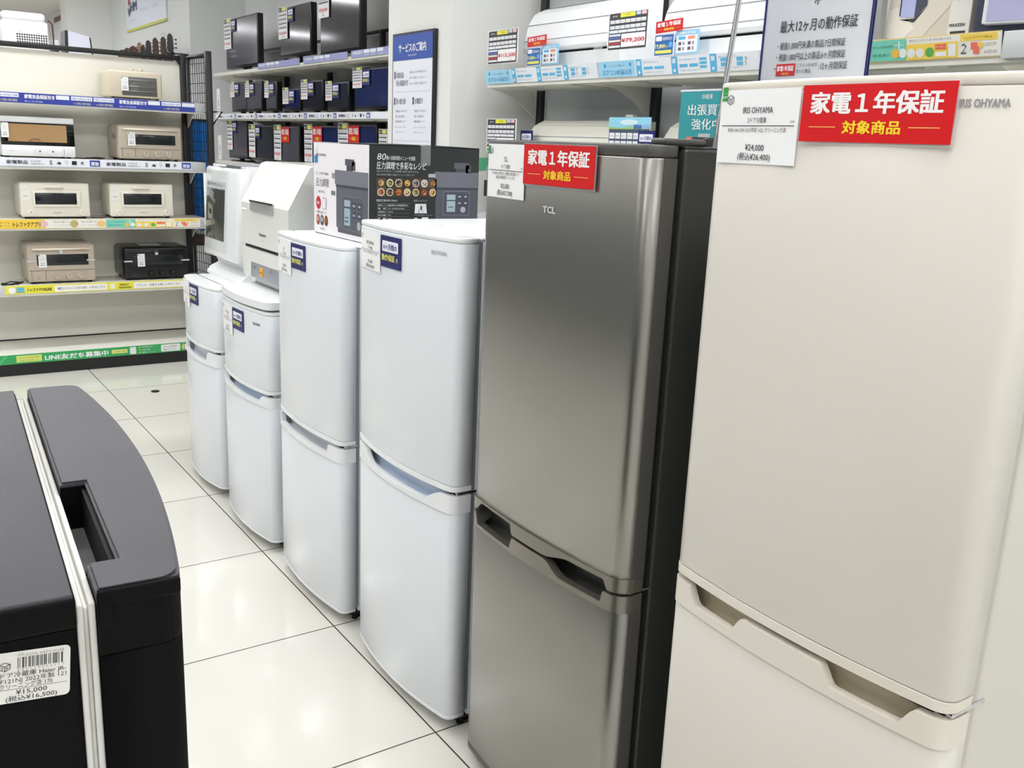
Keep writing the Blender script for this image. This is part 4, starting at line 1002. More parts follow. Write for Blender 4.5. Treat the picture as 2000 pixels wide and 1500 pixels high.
def tv(label, y0, y1, z0, z1, zsh, screen='tv_screen', card=(.18, .24), sign=None, x=2.80, rz=0.0, thick=.05, price='¥12,980', bez=.012, yaw_in=0.0, group='televisions on the wall shelving'):
    """y0 > y1 are the far and near edges"""
    W = y0-y1; H = z1-z0; th = thing('television', label, 'television', (x, (y0+y1)/2, zsh), FACE_MX+rz, group)
    zb = z0-zsh; h = W/2
    b = MB(); b.box(-h, h, 0, thick, zb, zb+H, 'tv_black', .006); b.box(-h*.6, h*.6, thick, thick+.05, zb+H*.12, zb+H*.7, 'tv_black', .012); b.build('housing', th)
    b = MB(); b.box(-h+bez, h-bez, -.002, .004, zb+bez*1.8, zb+H-bez, screen, .001, 1); b.build('screen', th)
    b = MB(); b.box(-h*.45, h*.45, -.03, .12, 0, .012, 'tv_black', .004); b.box(-.03, .03, .02, .05, .01, zb+.03, 'tv_black', .004); b.build('stand', th)
    if card:
        cw, ch = card; cw = min(cw, W*.4); tv_card(th, T(-h-.004, -.012, zb+H-ch+.008), cw, ch, price)
        if sign: 
            M = T(-h+cw, -.009, zb+H-.008)
            if sign == 'blue': blue_sign(th, M, .11, .10)
            else: red_sign(th, M, .17, .115, sleeve=False, small=True)
    return th
tv('television on the top shelf, leftmost, with teal reflection in its screen', 8.70, 7.89, 1.935, 2.34, 1.90, 'tv_screen_grey', (.18, .25), 'blue', price='¥19,800')
tv('television on the top shelf, middle one, with open gap below its screen', 7.39, 6.79, 1.965, 2.32, 1.90, 'tv_screen', (.18, .23), 'blue', x=2.80, price='¥16,500')
tv('tallest television on the top shelf, right one beside the column', 6.62, 5.97, 1.945, 2.46, 1.90, 'tv_screen', (.18, .28), None, price='¥20,900')
MID = 1.535
tv('small television at the far left end of the middle shelf', 8.585, 8.19, 1.575, 1.82, MID, 'tv_screen_grey', (.11, .13), 'blue')
tv('grey-screened television second from the left on the middle shelf', 8.165, 7.80, 1.575, 1.81, MID, 'tv_screen_grey', (.10, .13), 'blue', x=2.79)
tv('narrow grey-screened television third from the left on the middle shelf', 7.73, 7.49, 1.575, 1.80, MID, 'tv_screen_grey', (.10, .13), 'blue')
tv('smallest low television in the middle of the middle shelf', 7.33, 7.01, 1.572, 1.737, MID, 'tv_screen_blue', (.12, .12), 'blue')
tv('black television right of the smallest low one on the middle shelf', 6.955, 6.585, 1.571, 1.785, MID, 'tv_screen', (.12, .14), 'blue')
tv('television with purplish screen, second from the column on the middle shelf', 6.505, 6.150, 1.567, 1.760, MID, 'tv_screen', (.11, .13), 'blue')
tv('wide television with deep blue screen against the column on the middle shelf', 6.055, 5.40, 1.572, 1.832, MID, 'tv_screen_blue', (.14, .13), 'blue', thick=.06)
LOW = 1.155
tv('grey-screened television at the far left end of the lowest visible shelf', 8.70, 8.205, 1.18, 1.503, LOW, 'tv_screen_grey', (.14, .26), 'blue')
tv('dark television second from the left on the lowest visible shelf', 8.125, 7.58, 1.18, 1.465, LOW, 'tv_screen', (.15, .27), 'blue', price='¥9,980')
tv('television with red sign, third from the left on the lowest visible shelf', 7.53, 7.03, 1.18, 1.462, LOW, 'tv_screen_grey', (.15, .27), 'red', price='¥12,800')
tv('deep blue television with red sign, above the white side of the carton', 6.90, 6.33, 1.18, 1.470, LOW, 'tv_screen_blue', (.15, .27), 'red', price='¥14,800')
tv('deep blue television with red sign, behind the black front of the carton', 6.29, 5.72, 1.18, 1.480, LOW, 'tv_screen_blue', (.16, .27), 'red', price='¥15,800')
tv('television half hidden by the column on the lowest visible shelf', 5.66, 5.24, 1.18, 1.445, LOW, 'tv_screen', (.12, .20), None)
for z, h_, lab in ((MID, .235, 'slim clear-topped white card standing at the left end of the middle television shelf'), (LOW, .215, 'slim white card standing at the left end of the lowest television shelf')):
    t = thing('sign_card', lab, 'sign card', (2.735, 8.755, z), FACE_MX)
    b = MB(); b.box(-.045, .045, 0, .003, .004, h_, (240, 241, 240)); b.box(-.045, .045, 0, .03, 0, .004, 'clear_acrylic'); b.build('card', t)
    b = MB(); b.eps = .001; b.rect(-.022, h_*.35, .022, h_*.62, (206, 208, 206), 1); b.text('保証書', 0, h_*.22, .018, (120, 120, 122), 'C', res=1, L=2); b.text('確認', 0, h_*.72, .018, (160, 160, 162), 'C', res=1, L=2)
    b.build('printing', t)

# framed service poster on the column
def poster():
    th = thing('poster', 'tall framed poster with blue header on the white column', 'poster', (2.599, 4.83, 1.96), FACE_MX)
    W, H = .475, 1.12; h = W/2
    b = MB(); b.box(-h, h, -.022, 0, -H, 0, 'black_metal', .001, 1); b.build('frame', th)
    b = MB(); M = T(-h, -.0225, -H); b.eps = .0012; ink = (84, 86, 110)
    b.rect(.012, .012, W-.012, H-.012, (236, 238, 246), 1, M); b.rect(.012, H-.145, W-.012, H-.012, (38, 78, 168), 2, M)
    b.text('サービスのご案内', W*.5, H-.10, .05, W_, 'C', bold=.02, L=3, M=M, w=W*.66); b.text('SERVICE GUIDE', W*.5, H-.125, .012, W_, 'C', L=3, M=M, res=1, w=W*.2)
    def item(x, y, t1, t2=None, ww=.11):
        b.rect(x, y-.005, x+.014, y+.034, (40, 44, 90), 2, M); b.text('POINT', x+.007, y+.01, .005, W_, 'C', L=3, M=M, res=1, w=.011)
        b.text(t1, x+.025, y, .034, ink, 'L', bold=.015, M=M, res=1, w=ww)
        if t2: b.text(t2, x+.025, y-.042, .034, ink, 'L', bold=.015, M=M, res=1, w=.14)
    item(.03, H-.235, '家電全品', '安心保証付き', .085)
    for k, t_ in enumerate(('家電全品6ヶ月の動作保証付きで安心', '万が一の故障もサポート致します', '最大12ヶ月の保証がつく製品もあります')): b.text(t_, .21, H-.215-.03*k, .014, (150, 152, 168), 'L', M=M, res=1, w=.2-.02*(k % 2))
    b.rect(.03, H-.312, W-.03, H-.310, (190, 194, 210), 2, M)
    item(.03, H-.375, '買い替え割', None, .11); item(.25, H-.375, 'お取置き', None, .09)
    for x in (.05, .27):
        for k, t_ in enumerate(('家電製品のお買い替えで', '購入商品割引', '買取金額アップ', '詳しくはスタッフまで', 'お問い合わせください')): b.text(t_, x, H-.42-.028*k, .014 if k < 3 else .009, (140, 142, 158), 'L', M=M, res=1, w=(.14, .11, .12, .13, .11)[k])
    b.rect(.03, H-.575, W-.03, H-.573, (190, 194, 210), 2, M)
    item(.03, H-.645, 'ご配送料金', None, .105)
    for k, t_ in enumerate(('家電製品の配送料金は店舗からの距離で異なります', '設置料金は別途頂戴いたします')): b.text(t_, .175, H-.62-.025*k, .012, (140, 142, 158), 'L', M=M, res=1, w=.25-.1*k)
    for k, t_ in enumerate(('5km以内', '5.1km~9kmまで', '9.1km~20kmまで')):
        y = H-.70-.105*k
        b.text(t_, .035, y, .018, ink, 'L', M=M, res=1, w=.08+.03*k); b.rect(W-.135, y-.002, W-.04, y+.024, (50, 56, 140), 2, M); b.text('設置料金込み', W-.0875, y+.005, .012, W_, 'C', L=3, M=M, res=1, w=.08)
        b.text('小型家電 3,300円', .035, y-.038, .014, (120, 122, 140), 'L', M=M, res=1, w=.11); b.text('大型家電 5,500円', .17, y-.038, .014, (120, 122, 140), 'L', M=M, res=1, w=.12); b.text('階段  設置', W-.125, y-.038, .014, (120, 122, 140), 'L', M=M, res=1, w=.08)
    b.text('追加オプション 階段料金 吊り上げ作業', .035, .11, .014, (120, 122, 140), 'L', M=M, res=1, w=.34)
    b.text('詳細は店舗スタッフまでお問い合わせくださいませ', .035, .065, .014, (120, 122, 140), 'L', M=M, res=1, w=.38); b.text('一部地域を除く 離島は対象外です', .035, .035, .013, (140, 142, 158), 'L', M=M, res=1, w=.3)
    b.build('print', th)
poster()
b = MB(); M = T(2.745, 4.36, 1.25); 
b = MB(); b.prism([(2.775, 1.245), (2.835, 1.250), (2.855, 1.315), (2.792, 1.312)], 4.450, 4.4545, flat((104, 200, 150)), 'y'); tag(b.build('adhesive_tape'), 'piece of mint green tape stuck on the column side', 'tape')

# ================================================================ wall shelving with air conditioners
ACS, acsh = wall_shelving('white wall shelving holding the air conditioners behind the refrigerators', (4.33, 3.42, 2.51, 1.60), 4.31, 1.36, (1.70, 1.20, .60), 2.745, 2.60, (3.1, 2.9, 0))
b = WB(ACS); b.box(2.735, 2.745, 1.36, 4.31, 1.666, 1.702, 'shelf_white'); b.build('price_rail', acsh[0])
b = WB(ACS); b.box(2.735, 2.745, 1.36, 4.31, 1.12, 1.202, 'black_metal'); b.build('price_rail', acsh[1], 'dark shelf edge')
def draw_ac(b, M, L, h):
    cy = (118, 200, 238); lt = (168, 222, 246)
    b.rect(0, 0, L, h, (244, 246, 250), 1, M); b.rect(0, 0, .235, h, lt, 2, M)
    b.text('エアコンの選び方', .025, h*.17, h*.36, (84, 170, 220), 'L', bold=.02, L=3, M=M, w=.19); b.text('トレファクが教える!', .075, h*.64, h*.16, (84, 150, 200), 'L', L=3, M=M, res=1, w=.10)
    b.disc(.045, h*.74, h*.12, (70, 170, 225), 3, 14, M); b.disc(.21, h*.74, h*.12, (70, 170, 225), 3, 14, M)
    for x, t_ in ((.245, '冷房能力'), (.455, '省エネ'), (.665, '機能で選ぶ')):
        b.rect(x, 0, x+.034, h, (96, 190, 235), 2, M, sk=0); b.disc(x+.017, h*.2, h*.1, W_, 3, 12, M); b.rect(x+.007, h*.62, x+.027, h*.88, (220, 240, 250), 3, M)
        b.text(t_+'で選ぶ方法はこちら', x+.045, h*.74, h*.12, (110, 170, 205), 'L', M=M, res=1, w=.09)
        b.text('お部屋の広さに合わせて', x+.045, h*.14, h*.1, (150, 180, 200), 'L', M=M, res=1, w=.12)
    for x in (.29, .355): b.rect(x, h*.36, x+.055, h*.52, (96, 190, 235), 2, M)
    for x in (.50, .555): b.rect(x, h*.36, x+.045, h*.54, (96, 190, 235), 2, M)
    for k in range(3): b.rect(.61, h*(.26+.22*k), .648, h*(.40+.22*k), (96, 190, 235), 2, M)
    for x in (.72, .80):
        for k in range(2):
            b.rect(x, h*(.28+.26*k), x+.03, h*(.48+.26*k), (96, 190, 235), 2, M)
            b.disc(x+.043, h*(.38+.26*k), h*.085, (120, 130, 150), 2, 10, M); b.disc(x+.043, h*(.38+.26*k), h*.065, W_, 3, 10, M)
    b.rect(L-.002, 0, L, h, (120, 160, 190), 3, M)
for y0 in (4.305, 3.385): xstrip(acsh[0], ACS, 2.728, y0, 1.683, .915, .066, draw_ac, 'light blue and white strip about choosing air conditioners', tilt=math.radians(14))
xstrip(acsh[0], ACS, 2.728, 2.46, 1.683, .875, .070, lambda b, M, L, h: draw_app(b, M, L, h, start=0.0), 'yellow and mint app strip', tilt=math.radians(14))
b = WB(ACS); b.box(2.715, 2.732, 1.37, 1.58, 1.675, 1.748, 'holder_clear', .001); b.build('strip_holder', acsh[0])
b = WB(ACS); b.box(2.80, 2.83, 2.055, 2.075, 1.70, 2.2, 'silver_grey', .002); b.build('divider_post', acsh[0])

def aircon(label, y0, y1, z, X=2.82, H=.30, D=.24, m='ac_white', cards=None, tape=True, louver=True, clip_h=None):
    W = y0-y1; h = W/2
    th = thing('air_conditioner', label, 'air conditioner', (X, (y0+y1)/2, z), FACE_MX, 'air conditioners on the wall shelving')
    P = [(D, .0), (.075, .0), (.03, .018), (.008, .045), (.004, .112), (.022, .114), (.022, .122), (.030, H*.5), (.055, H*.82), (.085, H*.95), (.12, H), (D, H)]
    b = MB(); b.prism(P, -h, h, m, 'x'); b.build('housing', th)
    F = [(.012, .122), (-.004, .124), (-.010, .14), (-.004, H*.5), (.018, H*.76), (.050, H*.90), (.080, H*.955), (.095, H*.94), (.055, H*.8), (.03, H*.5), (.018, .13)]
    b = MB(); b.prism(F, -h+.01, h-.055, m, 'x'); b.build('front_panel', th)
    b = MB()
    for zz, yy in ((H*.52, -.0045), (H*.74, .0135)): b.box(-h+.011, h-.056, yy, yy+.004, zz, zz+.0022, 'panel_grey')
    b.build('panel_groove', th)
    b = MB(); b.box(-h+.012, h-.06, .0205, .03, .1125, .1235, 'dark_gap'); b.build('air_outlet', th)
    b = MB(); b.prism([(.070, -.002), (.026, .016), (.008, .040), (.005, .038), (.022, .012), (.068, -.006)], -h+.02, h-.07, m, 'x'); b.build('louver', th)
    b = MB()
    for k in range(9): b.box(-h+.03, h-.09, .115+k*.012, .121+k*.012, H, H+.002, 'gasket_grey')
    b.build('top_grille', th)
    if tape:
        b = MB(); M = T(h-.13, -.010, 0) ; b.box(-.03, .03, -.002, .001, H*.2, H*.45, 'clear_acrylic', M=M); b.build('packing_tape', th)
    b = MB(); M = T(h-.11, .009, .03); b.eps = .001
    for k in range(3): b.rect(-.04, .022-k*.009, -.0, .026-k*.009, (150, 152, 156), 2, M)
    b.rect(.02, -.002, .024, .028, (70, 70, 74), 2, M); b.build('spec_print', th)
    return th
A1 = aircon('white air conditioner with red sign, left one on the upper shelf', 4.09, 3.36, 1.703, X=2.80, H=.34)
A2 = aircon('white air conditioner at the right of the upper shelf, half behind the grey guarantee sign', 3.10, 2.30, 1.703, X=2.80, H=.31)
A3 = aircon('ivory air conditioner left on the lower shelf, above the steel refrigerator', 4.05, 3.35, 1.203, X=2.80, H=.31, m='ac_ivory')
A4 = aircon('ivory air conditioner on the lower shelf beside the teal sign', 3.06, 2.32, 1.203, X=2.80, H=.31, m='ac_ivory')
b = MB(); b.box(0, .05, 0, .02, .02, .03, 'ac_ivory'); b.build('bracket', A3).location = (.30, .1, .305)

def small_cards(ac, y, z, lab):
    """blue install-price card and light blue list card beside each other"""
    L0 = ac.location; u = L0[1]-y; zz = z-L0[2]
    b = MB(); b.eps = .0012; M = T(u, -.05, zz)
    b.box(0, .115, 0, .002, 0, .085, (240, 244, 250), M=M); b.rect(.004, .004, .111, .081, (40, 104, 180), 1, M); b.rrect(.01, .058, .045, .076, .003, W_, 2, M); b.text('標準取付', .05, .06, .014, W_, 'L', M=M, res=1, w=.055)
    b.text('19,800', .01, .030, .024, (246, 240, 150), 'L', bold=.03, M=M, res=1, w=.055); b.text('円~', .068, .030, .014, (246, 240, 150), 'L', M=M, res=1); b.disc(.098, .042, .011, (90, 180, 240), 2, 14, M); b.rect(.01, .01, .105, .022, (236, 230, 100), 2, M)
    b.build('install_card', ac, 'blue installation price card')
    b = MB(); b.eps = .0012; M = T(u+.122, -.048, zz+.002)
    b.box(0, .13, 0, .002, 0, .090, (150, 208, 240), M=M); b.rect(.008, .006, .122, .070, (244, 248, 252), 1, M); b.text('お部屋の広さ目安', .02, .074, .012, W_, 'L', bold=.02, M=M, res=1, w=.09)
    for k, c in enumerate(((90, 180, 230), (246, 150, 120))): b.rrect(.016+.053*k, .055, .056+.053*k, .066, .003, c, 2, M)
    for k in range(2):
        for r in range(2): b.rect(.018+.053*k, .034-.02*r, .034+.053*k, .046-.02*r, (110, 80, 90), 2, M); b.rect(.042+.053*k, .034-.02*r, .052+.053*k, .046-.02*r, (150, 156, 170), 2, M)
    b.build('size_card', ac, 'light blue room size card')
    M = T(u+.008, -.055, zz+.132) @ RY(math.radians(-2)); red_sign(ac, M, .155, .045, sleeve=False, small=True)
small_cards(A1, 3.985, 1.757, 1)
small_cards(A2, 3.075, 1.757, 2)
for ac, u in ((A3, -.06+.14), (A4, -.33)):
    M = T(-.340, -.03, .255) if ac is A3 else T(-.445, -.050, .262); blue_sign(ac, M, .105, .09)

def stand_card(label, y, z, w, h, x=2.70, price='¥79,200', zsh=1.703, lean=0.0):
    th = thing('price_sign', label, 'price sign', (x, y-w/2, zsh), FACE_MX)
    pop_card(th, w, h, T(-w/2, 0, z-zsh), price, big=True, eps=.0012)
    b = MB(); b.box(-.02, .02, .002, .014, 0, .012, 'clear_acrylic'); b.tube([(0, .006, .01), (0, .006, z-zsh+.02)], .003, 'clear_acrylic', 6); b.build('stand', th, 'clear stand')
    return th
stand_card('price sign reading 115,500 yen at the left end of the upper air conditioner shelf', 4.285, 1.775, .27, .160, x=2.715, price='¥115,500', zsh=1.702)
stand_card('price sign reading 79,200 yen between the two upper air conditioners', 3.335, 1.790, .255, .150, x=2.715, price='¥79,200', zsh=1.702)
stand_card('price sign at the left end of the lower air conditioner shelf', 4.285, 1.352, .27, .160, x=2.725, price='¥98,000', zsh=1.202)
def sky_sheet():
    th = thing('price_sign', 'price sign with blue sky picture on top, beside the lower left air conditioner', 'price sign', (2.768, 3.217, 1.201), FACE_MX)
    b = MB(); M = T(-.136, 0, .055); b.eps = .0012; w, h = .272, .264
    b.box(0, w, 0, .002, 0, h, (240, 244, 248), M=M); b.rect(0, .214, w, h, (150, 214, 238), 1, M); b.poly([(0, .214), (w, .214), (w, .222), (w*.6, .225), (w*.3, .220), (0, .223)], (160, 196, 110), 2, M); b.disc(w*.5, .243, .06, (214, 238, 248), 2, 20, M, ry=.012)
    b.rect(w*.62, .216, w*.8, .232, (70, 110, 170), 3, M); b.rect(w*.82, .216, w*.97, .232, (150, 190, 230), 3, M); b.rect(.004, .004, w-.004, .214, (72, 84, 104), 1, M)
    for r in range(3):
        for k in range(6): b.rect(.01+k*.0395, .174-r*.034, .044+k*.0395, .199-r*.034, (238, 240, 244), 2, M); b.text('省エネ', .027+k*.0395, .183-r*.034, .008, (120, 126, 140), 'C', L=3, M=M, res=1)
    b.build('price_card', th)
    b = MB(); b.box(-.05, .05, 0, .025, 0, .01, 'clear_acrylic'); b.tube([(0, .008, .008), (0, .008, .08)], .004, 'clear_acrylic', 6); b.build('stand', th, 'clear stand')
    return th
sky_sheet()
# small plinth shelf carrying it is the lower shelf's front; cartons on the upper shelf at the right
def purifier_carton():
    th = thing('product_carton', 'beige product carton showing an air purifier, on the shelf above the cream refrigerator', 'carton', (2.84, 1.915, 1.703))
    b = WB(th); b.box(2.84, 3.06, 1.765, 2.05, 1.704, 2.10, flat((216, 208, 190)), .002); b.build('box', th)
    b = WB(th); M = T(2.838, 2.05, 1.704) @ RZ(-PI/2); b.eps = .001; W = .285
    b.rect(0, 0, .215, .39, (206, 198, 180), 1, M); b.poly([(0, .12), (.10, .03), (.215, .15), (.215, .39), (0, .39)], (216, 208, 192), 2, M); b.poly([(0, .07), (.04, .045), (.10, .09), (.03, .16), (0, .15)], (228, 222, 208), 3, M)
    b.rect(.045, .125, .095, .39, (172, 180, 220), 4, M); b.rect(.040, .13, .045, .39, (50, 54, 70), 4, M); b.poly([(.095, .120), (.135, .155), (.135, .39), (.095, .39)], (62, 66, 84), 4, M); b.poly([(.042, .120), (.095, .108), (.132, .148), (.095, .120)], (40, 42, 54), 3, M)
    b.rect(.215, 0, W, .39, (224, 220, 212), 1, M); b.disc(.240, .185, .018, (60, 120, 160), 2, 24, M, ry=.024); b.text('花粉対策', .240, .180, .008, W_, 'C', L=3, M=M, res=1)
    b.text('MAXZEN', .245, .085, .013, (50, 50, 54), 'C', bold=.03, L=2, M=M, res=1, w=.05); b.rect(.225, .045, .275, .072, (50, 46, 48), 2, M)
    b.build('print', th)
purifier_carton()
def lavender_unit():
    th = thing('air_purifier', 'lavender fronted air purifier on the shelf at the upper right corner', 'air purifier', (2.80, 1.56, 1.703), FACE_MX+math.radians(12))
    b = MB(); b.box(-.16, .12, .02, .20, .03, .50, 'slate', .006); b.build('housing', th)
    b = MB(); b.box(-.125, .15, -.02, .02, .075, .50, 'white_plastic', .004); b.box(-.113, .146, -.022, -.018, .080, .49, 'lavender', .002); b.build('front_panel', th, 'lavender panel with white edge')
    b = MB(); M = T(0, -.0225, .16); b.eps = .0008; b.poly([(-.008, .008), (.008, .008), (0, -.006)], (130, 130, 150), 1, M); b.build('mark', th)
    b = MB(); b.box(-.15, .10, .03, .19, 0, .03, 'wood_dark', .003); b.build('base', th)
lavender_unit()
# ================================================================ things standing behind the row and on the cream refrigerator
def warranty_stand():
    th = thing('sign_stand', 'grey acrylic sign with navy edges about the twelve month guarantee, on the cream refrigerator', 'sign stand', (1.25, 1.0325, 1.4755), FACE_MX)
    w, H_ = .2075, .30; h = w/2
    b = MB(); b.box(-h, h, 0, .003, .003, H_, mat('sign_grey', (204, 207, 214), 0.25, vary=.04), .0005, 1); b.build('panel', th)
    for sx in (-1, 1): b = MB(); b.box(sx*h, sx*(h-.0035), -.002, .005, .003, H_, 'navy', .0005, 1); b.build('edge', th, 'navy blue edge')
    b = MB(); b.box(-h, h, .0, .09, 0, .003, 'clear_acrylic'); b.build('foot', th, 'clear foot')
    b = MB(); M = T(-h, -.0004, -.0005); b.eps = .0004; ink = (40, 42, 52)
    b.text('最大12ヶ月の動作保証', .036, .095, .0195, ink, 'L', bold=.015, M=M, w=.146)
    b.text('・税抜1,000円未満の製品:7日間保証', .034, .0685, .0125, ink, 'L', bold=.008, M=M, w=.130)
    b.text('・税抜1,000円以上の製品:6ヶ月間保証', .034, .0515, .0125, ink, 'L', bold=.008, M=M, w=.132)
    b.text('・', .032, .034, .0125, ink, 'L', M=M); b.rect(.036, .028, .074, .046, (200, 30, 44), 2, M); b.text('家電1年保証', .055, .0355, .009, W_, 'C', bold=.02, L=3, M=M, w=.033, res=1); b.text('対象商品', .055, .0295, .004, (240, 210, 80), 'C', L=3, M=M, res=1)
    b.text('こちらのPOPが', .077, .040, .007, ink, 'L', M=M, res=1, w=.040); b.text('付いた製品', .077, .031, .007, ink, 'L', M=M, res=1, w=.028)
    b.text(':12ヶ月間保証', .120, .035, .0125, ink, 'L', bold=.008, M=M, w=.052)
    b.poly([(.078, .165), (.082, .150), (.090, .138), (.094, .141), (.087, .152), (.083, .165)], (90, 84, 88), 2, M)
    for k in range(5): b.poly([(.083+k*.003, .150+.002*k), (.0845+k*.003, .149+.002*k), (.092+k*.003, .164), (.0905+k*.003, .165)], (196, 160, 160), 2, M)
    b.poly([(.100, .140), (.108, .136), (.116, .150), (.120, .162), (.110, .165), (.102, .150)], (90, 84, 88), 2, M); b.poly([(.102, .1415), (.1075, .1385), (.114, .151), (.117, .160), (.111, .162), (.104, .150)], (204, 207, 214), 3, M)
    b.rect(.104, .130, .1055, .138, (90, 84, 88), 2, M); b.poly([(.098, .134), (.0995, .133), (.103, .139), (.1015, .140)], (90, 84, 88), 2, M)
    b.build('print', th)
warranty_stand()
def pole():
    th = thing('sign_pole', 'slim leaning clear and chrome post left of the grey guarantee sign', 'post', (1.45, 1.417, 1.3885))
    b = MB(); M = RX(math.radians(4.2))
    th.rotation_euler = (0, 0, 0)
    M = RX(math.radians(6.1))
    b.box(-.003, .003, -.005, -.002, 0, .36, 'chrome', .0008, 1, M=M); b.box(-.003, .003, .002, .005, 0, .36, 'chrome', .0008, 1, M=M); b.build('post', th)
    b = MB(); b.box(-.0025, .0025, -.002, .002, 0, .36, 'clear_acrylic', M=M); b.build('clear_core', th, 'clear strip')
    return th
def back_row():
    # refrigerator standing back to back with the steel one
    th = thing('refrigerator', 'dark refrigerator of the back row, hidden behind the steel one and carrying the teal sign', 'refrigerator', (2.32, 2.24, 0))
    b = WB(th); b.box(2.02, 2.62, 1.98, 2.56, .03, 1.36, 'charcoal_side', .008); b.build('body', th)
    for i, (x, y) in enumerate(((2.06, 2.03), (2.58, 2.03), (2.06, 2.51), (2.58, 2.51))): b = WB(th); b.cyl((x, y, 0), (x, y, .03), .02, 'rubber'); b.build('foot', th)
    t = thing('poster', 'teal poster with white lettering standing behind the steel refrigerator', 'poster', (2.32, 2.292, 1.361), FACE_MX)
    w, H_ = .30, .218; h = w/2
    b = MB(); b.box(-h, h, 0, .003, .003, H_, flat((48, 158, 164)), .0005, 1); b.build('panel', t)
    b = MB(); b.box(-h-.003, h+.003, -.001, .006, H_-.001, H_+.005, 'white_plastic'); b.box(-h-.003, h+.003, 0, .07, 0, .003, 'clear_acrylic'); b.build('holder', t)
    b = MB(); M = T(-h, -.0004, 0); b.eps = .0005
    b.poly([(w*.74, H_), (w, H_), (w, H_*.60), (w*.84, H_*.80)], (30, 140, 146), 1, M)
    b.text('冷蔵庫', w*.41, H_*.885, .017, W_, 'C', M=M, w=.050); b.text('出張買取', w*.43, H_*.66, .038, W_, 'C', bold=.012, M=M, w=w*.60); b.text('強化中', w*.425, H_*.45, .038, W_, 'C', bold=.012, M=M, w=w*.44)
    b.rect(w*.14, H_*.24, w*.32, H_*.33, (236, 130, 96), 2, M); b.rect(w*.32, H_*.24, w*.5, H_*.38, (190, 200, 204), 2, M); b.rect(w*.68, H_*.30, w*.82, H_*.44, (170, 196, 200), 2, M)
    b.build('print', t)
    b = MB(); b.box(2.12, 2.20, 2.10, 2.18, 1.3605, 1.428, 'tv_black', .008); tag(b.build('remote_box'), 'small black box in front of the teal poster, behind the steel refrigerator', 'box')
    # washing machine of the back row
    th = thing('washing_machine', 'white washing machine with grey lid glimpsed between the carton and the steel refrigerator', 'washing machine', (2.15, 3.1, 0))
    b = WB(th); b.box(1.88, 2.44, 2.80, 3.36, .03, 1.06, 'white_plastic', .02, 3); b.build('body', th)
    b = WB(th); b.prism([(1.88, 1.06), (1.88, 1.085), (2.30, 1.125), (2.44, 1.125), (2.44, 1.06)], 2.80, 3.36, 'white_plastic', 'y'); b.build('top_cover', th)
    b = WB(th); b.prism([(1.93, 1.092), (1.93, 1.098), (2.27, 1.131), (2.27, 1.122)], 2.86, 3.30, 'panel_grey', 'y'); b.build('lid', th, 'grey lid')
    for x, y in ((1.93, 2.85), (2.39, 2.85), (1.93, 3.31), (2.39, 3.31)): b = WB(th); b.cyl((x, y, 0), (x, y, .03), .02, 'rubber'); b.build('foot', th)
back_row()
p = pole()

